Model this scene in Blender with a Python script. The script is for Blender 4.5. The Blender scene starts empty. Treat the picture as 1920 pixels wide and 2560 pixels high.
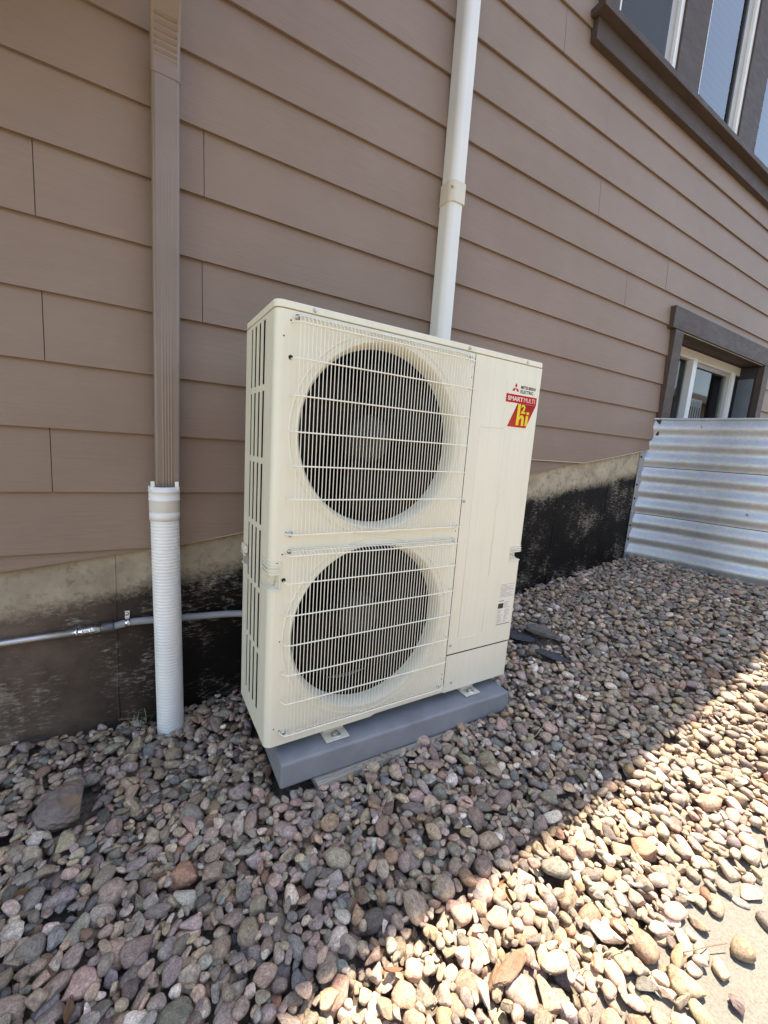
import bpy, bmesh, math, random
import numpy as np
from mathutils import Vector, Matrix
from mathutils.geometry import delaunay_2d_cdt

SC = bpy.context.scene
COL = SC.collection
R = math.radians

# ------------------------------------------------------------------ camera, sky, sun, exposure
cam = bpy.data.cameras.new('camera')
camo = bpy.data.objects.new('camera', cam)
COL.objects.link(camo)
cx = Vector((0.85705, -0.51060, 0.06890))
cf = Vector((0.51479, 0.84313, -0.15530))
cu = Vector((0.02120, 0.16856, 0.98546))
M = Matrix((cx, cu, -cf)).transposed().to_4x4()
M.translation = Vector((-0.3247, -1.1371, 0.9766))
camo.matrix_world = M
CAM = M.translation.copy()
cam.sensor_fit = 'HORIZONTAL'
cam.sensor_width = 36
cam.lens = 36 * 1035.77 / 1920
cam.clip_start = 0.02
cam.clip_end = 3000
SC.camera = camo

SUN = Vector((0.31, 0.115, 1.0)).normalized()      # towards the sun: along the wall, just behind its plane
SC.world = bpy.data.worlds.new('World')
SC.world.use_nodes = True
wn = SC.world.node_tree
bg = wn.nodes['Background']
sky = wn.nodes.new('ShaderNodeTexSky')
sky.sky_type = 'NISHITA'
sky.sun_disc = False
sky.sun_elevation = math.asin(SUN.z)
sky.sun_rotation = math.atan2(SUN.x, SUN.y)
sky.altitude = 1500
sky.dust_density = 1.2
wn.links.new(sky.outputs[0], bg.inputs[0])
bg.inputs[1].default_value = 0.15
sl = bpy.data.lights.new('sun', 'SUN')
sl.energy = 3.2
sl.angle = R(0.53)
sl.color = (1.0, 0.965, 0.935)
so = bpy.data.objects.new('sun', sl)
COL.objects.link(so)
so.rotation_euler = SUN.to_track_quat('Z', 'Y').to_euler()
so.location = (4, 2, 12)
vs = SC.view_settings
vs.view_transform = 'Standard'
vs.look = 'None'
vs.gamma = 1.0
vs.exposure = 2.25
try:
    vs.use_white_balance = True
    vs.white_balance_temperature = 8500
    vs.white_balance_tint = 10
except Exception:
    pass
SC.cycles.max_bounces = 10
SC.cycles.diffuse_bounces = 5
SC.cycles.use_denoising = True

# ------------------------------------------------------------------ materials
MATS = {}
def nodes(name, rough=0.6, metal=0.0, spec=0.5):
    m = bpy.data.materials.new(name)
    m.use_nodes = True
    nt = m.node_tree
    b = nt.nodes['Principled BSDF']
    b.inputs['Roughness'].default_value = rough
    b.inputs['Metallic'].default_value = metal
    b.inputs['Specular IOR Level'].default_value = spec
    MATS[name] = m
    return m, nt, b
def N(nt, t, **k):
    n = nt.nodes.new(t)
    for a, v in k.items():
        if a.startswith('i_'):
            n.inputs[a[2:].replace('_', ' ')].default_value = v
        else:
            setattr(n, a, v)
    return n
def ramp(nt, fac, stops, interp='LINEAR'):
    r = nt.nodes.new('ShaderNodeValToRGB')
    r.color_ramp.interpolation = interp
    e = r.color_ramp.elements
    while len(e) < len(stops):
        e.new(0.5)
    for x, (p, c) in zip(e, stops):
        x.position = p
        x.color = (c, c, c, 1) if isinstance(c, (int, float)) else (*c, 1)
    nt.links.new(fac, r.inputs[0])
    return r.outputs[0]
def coords(nt, scale=(1, 1, 1), kind='pos', attr=None, rot=(0, 0, 0)):
    if kind == 'pos':
        o = nt.nodes.new('ShaderNodeNewGeometry').outputs['Position']
    elif kind == 'obj':
        o = nt.nodes.new('ShaderNodeTexCoord').outputs['Object']
    else:
        a = nt.nodes.new('ShaderNodeAttribute'); a.attribute_name = attr
        o = a.outputs['Vector']
    mp = nt.nodes.new('ShaderNodeMapping')
    mp.inputs['Scale'].default_value = scale
    mp.inputs['Rotation'].default_value = rot
    nt.links.new(o, mp.inputs[0])
    return mp.outputs[0]
def noise(nt, vec, scale, detail=4, rough=0.55, dist=0.0):
    n = N(nt, 'ShaderNodeTexNoise')
    n.inputs['Scale'].default_value = scale
    n.inputs['Detail'].default_value = detail
    n.inputs['Roughness'].default_value = rough
    n.inputs['Distortion'].default_value = dist
    nt.links.new(vec, n.inputs['Vector'])
    return n.outputs['Fac']
def mix(nt, fac, a, b, mode='MIX'):
    m = nt.nodes.new('ShaderNodeMix'); m.data_type = 'RGBA'; m.blend_type = mode
    for s, v in ((0, fac), (6, a), (7, b)):
        if hasattr(v, 'links') or isinstance(v, bpy.types.NodeSocket):
            nt.links.new(v, m.inputs[s])
        elif s == 0:
            m.inputs[0].default_value = v
        else:
            m.inputs[s].default_value = (*v, 1) if not isinstance(v, (int, float)) else (v, v, v, 1)
    return m.outputs[2]
def math_(nt, op, a, b=None, c=None, clamp=False):
    m = nt.nodes.new('ShaderNodeMath'); m.operation = op; m.use_clamp = clamp
    for i, v in enumerate((a, b, c)):
        if v is None: continue
        if isinstance(v, bpy.types.NodeSocket): nt.links.new(v, m.inputs[i])
        else: m.inputs[i].default_value = v
    return m.outputs[0]
def bump(nt, b, h, dist=0.001, strength=1.0):
    n = nt.nodes.new('ShaderNodeBump')
    n.inputs['Strength'].default_value = strength
    n.inputs['Distance'].default_value = dist
    nt.links.new(h, n.inputs['Height'])
    nt.links.new(n.outputs[0], b.inputs['Normal'])
def basic(name, col, rough=0.5, metal=0.0, var=0.08, scale=9, bmp=0.0, bscale=300, spec=0.5, stretch=(1, 1, 1), kind='pos', rvar=0.08):
    m, nt, b = nodes(name, rough, metal, spec)
    v = coords(nt, stretch, kind)
    n = noise(nt, v, scale, 5, 0.6)
    lo = tuple(c * (1 - var) for c in col); hi = tuple(min(1, c * (1 + var)) for c in col)
    nt.links.new(ramp(nt, n, [(0.3, lo), (0.7, hi)]), b.inputs['Base Color'])
    if rvar:
        n2 = noise(nt, v, scale * 2.7, 4)
        nt.links.new(ramp(nt, n2, [(0.3, max(0.02, rough - rvar)), (0.7, min(1, rough + rvar))]), b.inputs['Roughness'])
    if bmp:
        bump(nt, b, noise(nt, v, bscale, 4), bmp)
    return m

m, nt, b = nodes('ivory', 0.42)
v = coords(nt)
st_ = noise(nt, coords(nt, (22, 22, 0.9)), 3.0, 5, 0.6, 0.3)
du = noise(nt, v, 2.6, 6, 0.65)
c = ramp(nt, du, [(0.3, (0.755, 0.722, 0.585)), (0.7, (0.80, 0.768, 0.625))])
c = mix(nt, 1.0, c, ramp(nt, st_, [(0.28, 0.945), (0.5, 1.0), (0.8, 1.015)]), 'MULTIPLY')
c = mix(nt, ramp(nt, noise(nt, v, 140, 3, 0.7), [(0.70, 0.0), (0.78, 0.35)]), c, (0.42, 0.37, 0.29))
nt.links.new(c, b.inputs['Base Color'])
nt.links.new(ramp(nt, du, [(0.3, 0.36), (0.7, 0.50)]), b.inputs['Roughness'])
bump(nt, b, noise(nt, v, 5, 3), 0.0012)
basic('wire', (0.84, 0.80, 0.68), 0.4, var=0.02, scale=3)
basic('fan_blade', (0.008, 0.008, 0.007), 0.7, spec=0.12, var=0.2, scale=14)
basic('fan_hub', (0.04, 0.038, 0.034), 0.6, spec=0.2, var=0.15, scale=14)
basic('dark_inside', (0.007, 0.007, 0.0065), 0.9, spec=0.05, var=0.3, scale=20)
basic('zinc', (0.55, 0.55, 0.54), 0.35, 1.0, var=0.15, scale=60)
basic('rust_zinc', (0.42, 0.38, 0.33), 0.45, 1.0, var=0.25, scale=90)
basic('hole', (0.01, 0.01, 0.01), 0.9, var=0, rvar=0)
basic('pad_grey', (0.215, 0.219, 0.232), 0.62, var=0.16, scale=9, bmp=0.0006, bscale=200)
basic('white_pvc', (0.83, 0.835, 0.82), 0.42, var=0.05, scale=8, bmp=0.0002, bscale=120)
basic('cover_white', (0.73, 0.73, 0.69), 0.45, var=0.03, scale=5, bmp=0.0001, bscale=400)
basic('cover_cream', (0.64, 0.59, 0.47), 0.45, var=0.03, scale=5)
basic('conduit_grey', (0.27, 0.28, 0.30), 0.5, var=0.08, scale=20)
basic('connector', (0.13, 0.13, 0.14), 0.4, 0.6, var=0.15, scale=40)
basic('emt', (0.60, 0.60, 0.60), 0.46, 1.0, var=0.08, scale=30)
basic('chrome', (0.70, 0.71, 0.73), 0.22, 1.0, var=0.08, scale=60)
basic('downspout', (0.235, 0.172, 0.135), 0.45, var=0.08, scale=5, bmp=0.0002, bscale=200)
basic('trim_brown', (0.082, 0.058, 0.047), 0.62, var=0.13, scale=14, bmp=0.0016, bscale=60, stretch=(0.35, 1, 1), spec=0.25)
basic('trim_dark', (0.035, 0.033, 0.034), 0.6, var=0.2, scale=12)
basic('vinyl', (0.78, 0.77, 0.74), 0.35, var=0.04, scale=6)
basic('sash_grey', (0.36, 0.345, 0.32), 0.4, var=0.05, scale=6)
basic('blind', (0.06, 0.06, 0.062), 0.6, var=0.06, scale=6)
basic('room', (0.16, 0.14, 0.12), 0.9, var=0.1, scale=2)
basic('sheet_grey', (0.20, 0.22, 0.25), 0.45, 0.2, var=0.12, scale=7)
basic('soffit', (0.26, 0.20, 0.17), 0.7, var=0.05, scale=3)
basic('roof', (0.09, 0.08, 0.075), 0.9, var=0.25, scale=30, bmp=0.004, bscale=60)
basic('leaf_brown', (0.16, 0.075, 0.035), 0.7, var=0.35, scale=60, kind='obj')
basic('straw', (0.50, 0.40, 0.24), 0.7, var=0.2, scale=50)
basic('twig', (0.20, 0.13, 0.09), 0.8, var=0.3, scale=50)
basic('green_blade', (0.06, 0.11, 0.03), 0.6, var=0.3, scale=50)
basic('ink', (0.03, 0.028, 0.026), 0.6, var=0, rvar=0)
basic('ink_red', (0.50, 0.010, 0.012), 0.6, spec=0.2, var=0, rvar=0)
basic('ink_yellow', (0.80, 0.62, 0.02), 0.4, var=0, rvar=0)
basic('ink_white', (0.80, 0.74, 0.60), 0.4, var=0, rvar=0)
basic('label_white', (0.78, 0.74, 0.65), 0.5, var=0.02, rvar=0)
basic('seal_white', (0.62, 0.58, 0.47), 0.7, var=0.1, scale=30)

# printed gradient of the flash on the sticker (orange to dark red print)
m, nt, b = nodes('flash_print', 0.6, spec=0.2)
v = coords(nt)
sp = N(nt, 'ShaderNodeSeparateXYZ'); nt.links.new(v, sp.inputs[0])
f = math_(nt, 'MULTIPLY_ADD', sp.outputs['Z'], 1 / 0.09, -1.085 / 0.09, True)
nt.links.new(ramp(nt, f, [(0.0, (0.52, 0.035, 0.02)), (0.45, (0.46, 0.03, 0.008)), (1.0, (0.30, 0.008, 0.006))]), b.inputs['Base Color'])

# fibre-cement siding paint
m, nt, b = nodes('siding', 0.62, spec=0.35)
v = coords(nt, (0.9, 1, 16))
g = noise(nt, v, 5.5, 7, 0.62, 1.1)
g2 = noise(nt, coords(nt, (2.0, 1, 60)), 4, 3, 0.5, 0.6)
big = noise(nt, coords(nt), 1.3, 6, 0.65)
c1 = ramp(nt, big, [(0.3, (0.240, 0.168, 0.126)), (0.72, (0.292, 0.209, 0.160))])
nt.links.new(mix(nt, 1.0, c1, ramp(nt, g, [(0.25, 0.955), (0.7, 1.035)]), 'MULTIPLY'), b.inputs['Base Color'])
hh = math_(nt, 'ADD', math_(nt, 'MULTIPLY', g, 0.75), math_(nt, 'MULTIPLY', g2, 0.3))
mask = ramp(nt, noise(nt, coords(nt, (1, 1, 3)), 1.9, 2), [(0.40, 0.15), (0.60, 1.0)])
bump(nt, b, math_(nt, 'MULTIPLY', hh, mask), 0.0026)

# foundation: bare tan concrete strip above, worn black damp-proofing below
m, nt, b = nodes('foundation', 0.7, spec=0.18)
v = coords(nt)
sp = N(nt, 'ShaderNodeSeparateXYZ'); nt.links.new(v, sp.inputs[0])
line = math_(nt, 'MULTIPLY_ADD', sp.outputs['X'], 0.155, 0.455)
d = math_(nt, 'SUBTRACT', line, sp.outputs['Z'])
n1 = noise(nt, v, 9, 6, 0.65)
n2 = noise(nt, v, 55, 5, 0.7)
d = math_(nt, 'ADD', d, math_(nt, 'MULTIPLY_ADD', n1, 0.10, -0.05))
d = math_(nt, 'ADD', d, math_(nt, 'MULTIPLY_ADD', n2, 0.11, -0.055))
tar = ramp(nt, math_(nt, 'MULTIPLY_ADD', d, 9, 0.40, True), [(0.2, 0.0), (0.75, 1.0)])
conc = ramp(nt, n1, [(0.28, (0.30, 0.245, 0.17)), (0.5, (0.46, 0.39, 0.28)), (0.75, (0.58, 0.50, 0.37))])
conc = mix(nt, ramp(nt, noise(nt, v, 24, 4, 0.7), [(0.55, 0), (0.72, 0.75)]), conc, (0.13, 0.10, 0.07))
lf2 = math_(nt, 'MULTIPLY_ADD', sp.outputs['X'], -1.2, 0.35, True)
conc = mix(nt, math_(nt, 'MULTIPLY', lf2, ramp(nt, noise(nt, v, 5, 5, 0.7), [(0.3, 0.2), (0.7, 0.75)])), conc, (0.21, 0.165, 0.12))
# worn flakes in the tar
fl = noise(nt, coords(nt, (0.55, 1, 1.9), rot=(0, 0.5, 0)), 52, 7, 0.75, 0.4)
patch = noise(nt, coords(nt, (1, 1, 1)), 3.6, 5, 0.62)
fl = math_(nt, 'ADD', fl, math_(nt, 'MULTIPLY_ADD', patch, 0.95, -0.465))
worn = ramp(nt, fl, [(0.555, 0.0), (0.69, 1.0)])
drip = noise(nt, coords(nt, (16, 1, 0.6)), 3.0, 5, 0.6)
worn2 = math_(nt, 'MULTIPLY', worn, ramp(nt, drip, [(0.35, 0.25), (0.6, 1.0)]))
lft = math_(nt, 'MULTIPLY_ADD', sp.outputs['X'], -2.4, -0.50, True)     # tar turns browner towards the left end
tarc = mix(nt, ramp(nt, patch, [(0.3, 0), (0.7, 0.6)]), (0.006, 0.0055, 0.0055), (0.016, 0.012, 0.010))
tarc = mix(nt, math_(nt, 'MULTIPLY', lft, ramp(nt, n1, [(0.3, 0.45), (0.65, 1.0)])), tarc, (0.15, 0.108, 0.082))
tarc = mix(nt, math_(nt, 'MULTIPLY', worn2, 0.85), tarc, (0.34, 0.30, 0.24))
nt.links.new(mix(nt, tar, conc, tarc), b.inputs['Base Color'])
nt.links.new(ramp(nt, math_(nt, 'SUBTRACT', tar, worn2), [(0.1, 0.9), (0.9, 0.55)]), b.inputs['Roughness'])
bump(nt, b, math_(nt, 'ADD', math_(nt, 'MULTIPLY', fl, 0.5), n2), 0.0025)

# galvanised steel of the window well: spangle
m, nt, b = nodes('galvanised', 0.45, 0.75)
v = coords(nt)
vo = N(nt, 'ShaderNodeTexVoronoi'); vo.inputs['Scale'].default_value = 70
nt.links.new(v, vo.inputs['Vector'])
n1 = noise(nt, v, 4, 5, 0.6)
c = ramp(nt, n1, [(0.3, (0.44, 0.465, 0.50)), (0.7, (0.54, 0.56, 0.59))])
nt.links.new(mix(nt, 0.10, c, vo.outputs['Color'], 'OVERLAY'), b.inputs['Base Color'])
nt.links.new(ramp(nt, n1, [(0.3, 0.44), (0.7, 0.60)]), b.inputs['Roughness'])
bump(nt, b, noise(nt, v, 7, 3), 0.0015)

# window glass: thin, reflective, lets what is behind show through
for gname, ior in (('glass', 2.3), ('glass_clear', 1.35)):
    m, nt, b = nodes(gname, 0.02)
    gl = N(nt, 'ShaderNodeBsdfGlossy'); gl.inputs['Roughness'].default_value = 0.03
    tr = N(nt, 'ShaderNodeBsdfTransparent'); tr.inputs['Color'].default_value = (0.72, 0.75, 0.76, 1)
    fr = N(nt, 'ShaderNodeFresnel'); fr.inputs['IOR'].default_value = ior
    mx = N(nt, 'ShaderNodeMixShader')
    gb = N(nt, 'ShaderNodeNewGeometry')
    nt.links.new(math_(nt, 'MULTIPLY', fr.outputs[0], math_(nt, 'SUBTRACT', 1.0, gb.outputs['Backfacing'])), mx.inputs[0]); nt.links.new(tr.outputs[0], mx.inputs[1]); nt.links.new(gl.outputs[0], mx.inputs[2])
    nt.links.new(mx.outputs[0], nt.nodes['Material Output'].inputs[0])
    nt.nodes.remove(b)

# insect screen: fine mesh, partly open
m, nt, b = nodes('screen', 0.6)
b.inputs['Base Color'].default_value = (0.05, 0.05, 0.052, 1)
b.inputs['Alpha'].default_value = 0.72

# concrete walk
m, nt, b = nodes('concrete', 0.85, spec=0.3)
v = coords(nt)
n1 = noise(nt, v, 2.2, 6, 0.6); n2 = noise(nt, v, 160, 4, 0.7); n3 = noise(nt, v, 420, 2, 0.6)
c = ramp(nt, n1, [(0.3, (0.185, 0.174, 0.156)), (0.7, (0.235, 0.222, 0.20))])
c = mix(nt, 1.0, c, ramp(nt, n2, [(0.3, 0.72), (0.55, 1.03), (0.8, 1.12)]), 'MULTIPLY')
nt.links.new(c, b.inputs['Base Color'])
bump(nt, b, math_(nt, 'ADD', n2, math_(nt, 'MULTIPLY', n3, 0.4)), 0.004)

# soil/fines under the stones, and the land further off
m, nt, b = nodes('fines', 0.95, spec=0.2)
v = coords(nt)
n1 = noise(nt, v, 60, 6, 0.7); n2 = noise(nt, v, 3, 4)
c = ramp(nt, n1, [(0.3, (0.10, 0.08, 0.066)), (0.7, (0.26, 0.215, 0.18))])
nt.links.new(c, b.inputs['Base Color']); bump(nt, b, n1, 0.01)
m, nt, b = nodes('land', 0.95, spec=0.2)
v = coords(nt)
n1 = noise(nt, v, 30, 8, 0.7); n2 = noise(nt, v, 0.4, 4)
c = mix(nt, ramp(nt, n2, [(0.4, 0), (0.6, 1)]), ramp(nt, n1, [(0.3, (0.10, 0.085, 0.05)), (0.7, (0.22, 0.19, 0.12))]), ramp(nt, n1, [(0.3, (0.18, 0.15, 0.11)), (0.7, (0.30, 0.26, 0.20))]))
nt.links.new(c, b.inputs['Base Color']); bump(nt, b, n1, 0.02)

# river stones: one recipe, colour from an attribute (merged stones) or from the object (single stones)
def stone_mat(name, single):
    m, nt, b = nodes(name, 0.72, spec=0.35)
    if single:
        oi = N(nt, 'ShaderNodeObjectInfo')
        base = oi.outputs['Color']
        va = coords(nt, (1, 1, 1), 'obj')
        ad = N(nt, 'ShaderNodeVectorMath', operation='MULTIPLY_ADD')
        nt.links.new(va, ad.inputs[0])
        ad.inputs[1].default_value = (0.03, 0.03, 0.03)
        cb = N(nt, 'ShaderNodeCombineXYZ')
        for i in range(3): nt.links.new(math_(nt, 'MULTIPLY', oi.outputs['Random'], 9.0 + i), cb.inputs[i])
        nt.links.new(cb.outputs[0], ad.inputs[2])
        va = ad.outputs[0]; rnd = oi.outputs['Random']
    else:
        a = N(nt, 'ShaderNodeAttribute'); a.attribute_name = 'stone_colour'
        base = a.outputs['Color']
        va = coords(nt, (1, 1, 1), 'attr', 'stone_local')
        rnd = a.outputs['Alpha']
    n1 = noise(nt, va, 90, 5, 0.65, 0.4)
    n2 = noise(nt, va, 620, 3, 0.7)
    vein = noise(nt, va, 40, 3, 0.5, 2.0)
    c = mix(nt, 1.0, base, ramp(nt, n1, [(0.3, 0.55), (0.7, 1.45)]), 'MULTIPLY')
    c = mix(nt, 1.0, c, ramp(nt, noise(nt, va, 260, 4, 0.7), [(0.35, 0.72), (0.65, 1.25)]), 'MULTIPLY')
    spk = math_(nt, 'MULTIPLY', ramp(nt, n2, [(0.52, 0.0), (0.64, 1.0)]), ramp(nt, rnd, [(0.35, 0.0), (0.6, 0.75)]))
    c = mix(nt, spk, c, mix(nt, 1.0, base, (0.35, 0.35, 0.36), 'MULTIPLY'))
    spl = math_(nt, 'MULTIPLY', ramp(nt, n2, [(0.30, 1.0), (0.42, 0.0)]), ramp(nt, rnd, [(0.5, 0.0), (0.9, 0.6)]))
    c = mix(nt, spl, c, (0.46, 0.43, 0.40))
    vm = math_(nt, 'MULTIPLY', ramp(nt, vein, [(0.485, 0), (0.5, 1), (0.515, 0)]), ramp(nt, rnd, [(0.0, 0.55), (0.25, 0.0)]))
    c = mix(nt, vm, c, (0.52, 0.49, 0.45))
    nt.links.new(c, b.inputs['Base Color'])
    nt.links.new(ramp(nt, n1, [(0.3, 0.62), (0.7, 0.85)]), b.inputs['Roughness'])
    bump(nt, b, math_(nt, 'ADD', n1, math_(nt, 'MULTIPLY', n2, 0.35)), 0.0022)
stone_mat('stone', True)
stone_mat('stones', False)

def rock_mat(name, c0, c1, c2):
    m, nt, b = nodes(name, 0.85, spec=0.3)
    v = coords(nt, (1, 1, 2.2))
    n1 = noise(nt, v, 26, 8, 0.7, 0.5); n2 = noise(nt, v, 9, 4, 0.6)
    c = ramp(nt, n1, [(0.3, c0), (0.7, c1)])
    nt.links.new(mix(nt, ramp(nt, n2, [(0.52, 0), (0.66, 0.85)]), c, c2), b.inputs['Base Color'])
    bump(nt, b, n1, 0.012)
rock_mat('rock_brown', (0.13, 0.10, 0.085), (0.33, 0.265, 0.225), (0.32, 0.19, 0.12))
rock_mat('rock_slate', (0.045, 0.045, 0.05), (0.10, 0.10, 0.11), (0.07, 0.07, 0.08))
rock_mat('rock_grey', (0.11, 0.095, 0.085), (0.24, 0.205, 0.185), (0.13, 0.11, 0.10))
rock_mat('rock_orange', (0.17, 0.095, 0.055), (0.32, 0.21, 0.14), (0.27, 0.19, 0.14))
rock_mat('rock_purple', (0.08, 0.05, 0.055), (0.20, 0.14, 0.14), (0.26, 0.20, 0.19))

# weathered wood
m, nt, b = nodes('wood', 0.8, spec=0.25)
v = coords(nt, (2.0, 26, 26))
n1 = noise(nt, v, 6, 6, 0.65, 0.7)
nt.links.new(ramp(nt, n1, [(0.28, (0.17, 0.14, 0.11)), (0.5, (0.34, 0.30, 0.25)), (0.75, (0.45, 0.41, 0.35))]), b.inputs['Base Color'])
bump(nt, b, n1, 0.002)

# ------------------------------------------------------------------ mesh helpers
def link(name, me, mat=None, parent=None):
    o = bpy.data.objects.new(name, me)
    COL.objects.link(o)
    if mat: me.materials.append(MATS[mat])
    if parent: o.parent = parent
    return o
class MB:
    def __init__(s): s.v = []; s.f = []; s.sm = []
    def add(s, vs_, fs, smooth=False):
        o = len(s.v); s.v += [tuple(p) for p in vs_]
        for f in fs: s.f.append([i + o for i in f]); s.sm.append(smooth)
        return s
    def box(s, x0, x1, y0, y1, z0, z1):
        v = [(x, y, z) for x in (x0, x1) for y in (y0, y1) for z in (z0, z1)]
        return s.add(v, [(0, 1, 3, 2), (4, 6, 7, 5), (0, 4, 5, 1), (2, 3, 7, 6), (0, 2, 6, 4), (1, 5, 7, 3)])
    def tube(s, pts, r, n=8, cap=True, smooth=True):
        pts = [Vector(p) for p in pts]; k = len(pts)
        rr = r if isinstance(r, (list, tuple)) else [r] * k
        T = [(pts[min(i + 1, k - 1)] - pts[max(i - 1, 0)]).normalized() for i in range(k)]
        ref = Vector((0, 0, 1)) if abs(T[0].z) < 0.9 else Vector((0, 1, 0))
        V = []; u = (ref - T[0] * ref.dot(T[0])).normalized()
        for i in range(k):
            u = (u - T[i] * u.dot(T[i])).normalized(); w = T[i].cross(u)
            V += [pts[i] + (u * math.cos(2 * math.pi * j / n) + w * math.sin(2 * math.pi * j / n)) * rr[i] for j in range(n)]
        F = [(i * n + j, i * n + (j + 1) % n, (i + 1) * n + (j + 1) % n, (i + 1) * n + j) for i in range(k - 1) for j in range(n)]
        s.add(V, F, smooth)
        if cap:
            o = len(s.v) - k * n
            s.f += [[o + j for j in range(n)][::-1], [o + (k - 1) * n + j for j in range(n)]]; s.sm += [False, False]
        return s
    def lathe(s, prof, c, axis='y', n=64, smooth=True):      # prof: (r, t); rings about c
        V = []
        for r, t in prof:
            for j in range(n):
                a = 2 * math.pi * j / n
                if axis == 'y': V.append((c[0] + r * math.cos(a), c[1] + t, c[2] + r * math.sin(a)))
                else: V.append((c[0] + r * math.cos(a), c[1] + r * math.sin(a), c[2] + t))
        k = len(prof)
        F = [(i * n + j, i * n + (j + 1) % n, (i + 1) * n + (j + 1) % n, (i + 1) * n + j) for i in range(k - 1) for j in range(n)]
        return s.add(V, F, smooth)
    def disc(s, c, r, axis='y', n=24):
        if axis == 'y': V = [(c[0] + r * math.cos(2 * math.pi * j / n), c[1], c[2] + r * math.sin(2 * math.pi * j / n)) for j in range(n)]
        else: V = [(c[0] + r * math.cos(2 * math.pi * j / n), c[1] + r * math.sin(2 * math.pi * j / n), c[2]) for j in range(n)]
        return s.add(V, [list(range(n))])
    def prism(s, poly, y0, y1):                              # poly in (x, z), extruded in y
        n = len(poly)
        V = [(x, y0, z) for x, z in poly] + [(x, y1, z) for x, z in poly]
        F = [list(range(n)), list(range(n, 2 * n))[::-1]] + [(i, (i + 1) % n, n + (i + 1) % n, n + i) for i in range(n)]
        return s.add(V, F)
    def mesh(s, name):
        me = bpy.data.meshes.new(name)
        me.from_pydata(s.v, [], s.f)
        me.polygons.foreach_set('use_smooth', s.sm)
        bm = bmesh.new(); bm.from_mesh(me); bmesh.ops.recalc_face_normals(bm, faces=bm.faces); bm.to_mesh(me); bm.free()
        return me
    def build(s, name, mat, parent=None, bev=0, seg=2):
        o = link(name, s.mesh(name), mat, parent)
        if bev:
            md = o.modifiers.new('edge', 'BEVEL'); md.width = bev; md.segments = seg; md.limit_method = 'ANGLE'; md.angle_limit = R(40)
            md.harden_normals = False
        return o
def tag(o, label=None, cat=None, group=None, kind=None):
    if label: o['label'] = label
    if cat: o['category'] = cat
    if group: o['group'] = group
    if kind: o['kind'] = kind
    return o
def empty(name, loc=(0, 0, 0)):
    o = bpy.data.objects.new(name, None); COL.objects.link(o); o.location = loc; o.empty_display_size = 0.1
    return o
def box(name, mat, parent, x0, x1, y0, y1, z0, z1, bev=0.0, seg=2):
    return MB().box(x0, x1, y0, y1, z0, z1).build(name, mat, parent, bev, seg)
def text(body, cap, x, x1, z, y, mat, parent, name='lettering', bold=0.0):
    cu_ = bpy.data.curves.new('t', 'FONT'); cu_.body = body; cu_.size = cap / .7; cu_.offset = bold
    cu_.resolution_u = 3
    t = bpy.data.objects.new('t', cu_); COL.objects.link(t)
    bpy.context.view_layer.update()
    me = bpy.data.meshes.new_from_object(t)
    bpy.data.objects.remove(t)
    ax0 = min(q.co.x for q in me.vertices); ax1 = max(q.co.x for q in me.vertices)
    az0 = min(q.co.y for q in me.vertices); az1 = max(q.co.y for q in me.vertices)
    for q in me.vertices:
        q.co = Vector((x + (q.co.x - ax0) / (ax1 - ax0) * (x1 - x), y, z + (q.co.y - az0) / (az1 - az0) * cap))
    me.materials.clear()
    return link(name, me, mat, parent)

# ------------------------------------------------------------------ ground shape
HX = [-6, -2, -.73, -.26, .07, 1.0, 1.74, 2.9, 5, 9]
HY = [-.92, -.5, -.05, .25, .58]
HT = np.array([[-.21, -.19, -.17, -.155, -.145, -.115, -.06, .04, .22, .5],
               [-.20, -.17, -.15, -.14, -.13, -.095, .02, .19, .40, .7],
               [-.18, -.16, -.14, -.13, -.104, -.068, .07, .235, .42, .75],
               [-.17, -.14, -.125, -.145, -.108, -.03, .10, .245, .44, .8],
               [-.16, -.12, -.10, -.148, -.09, .03, .125, .255, .45, .8]])
def ground_h(x, y):
    x = np.asarray(x, float); y = np.asarray(y, float)
    rows = np.array([np.interp(x, HX, r) for r in HT])
    yy = np.clip(y, HY[0], HY[-1]); k = np.clip(np.searchsorted(HY, yy) - 1, 0, len(HY) - 2)
    t = (yy - np.array(HY)[k]) / (np.array(HY)[k + 1] - np.array(HY)[k]); t = t * t * (3 - 2 * t) * 0.5 + t * 0.5
    a = np.take_along_axis(rows.reshape(len(HY), -1), k.reshape(1, -1), 0).reshape(x.shape)
    bb = np.take_along_axis(rows.reshape(len(HY), -1), (k + 1).reshape(1, -1), 0).reshape(x.shape)
    return a * (1 - t) + bb * t
def walk_z(x): return np.interp(x, HX, HT[0]) - 0.012
def grid_mesh(name, xs, ys, zf, mat, parent=None):
    X, Y = np.meshgrid(xs, ys); Z = zf(X, Y)
    nx, ny = len(xs), len(ys)
    V = np.stack([X.ravel(), Y.ravel(), Z.ravel()], 1)
    F = [(j * nx + i, j * nx + i + 1, (j + 1) * nx + i + 1, (j + 1) * nx + i) for j in range(ny - 1) for i in range(nx - 1)]
    me = bpy.data.meshes.new(name); me.from_pydata(V.tolist(), [], F)
    me.polygons.foreach_set('use_smooth', [True] * len(F))
    return link(name, me, mat, parent)
def lin(a, b, n): return np.linspace(a, b, n)
gx = np.concatenate([lin(-400, -8, 8)[:-1], lin(-6, 9, 90), lin(11, 400, 8)])
land = grid_mesh('ground', gx, np.concatenate([lin(-400, -8, 8), lin(-5, -2.45, 4)]),
                 lambda X, Y: np.interp(X, HX, HT[0]) - 0.06 + 0 * Y, 'land')
tag(land, kind='structure')
walk = grid_mesh('concrete_walk', lin(-6, 9, 90), lin(-2.5, -0.78, 8), lambda X, Y: walk_z(X) + 0.006 * (Y + .9), 'concrete')
tag(walk, kind='structure')
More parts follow.
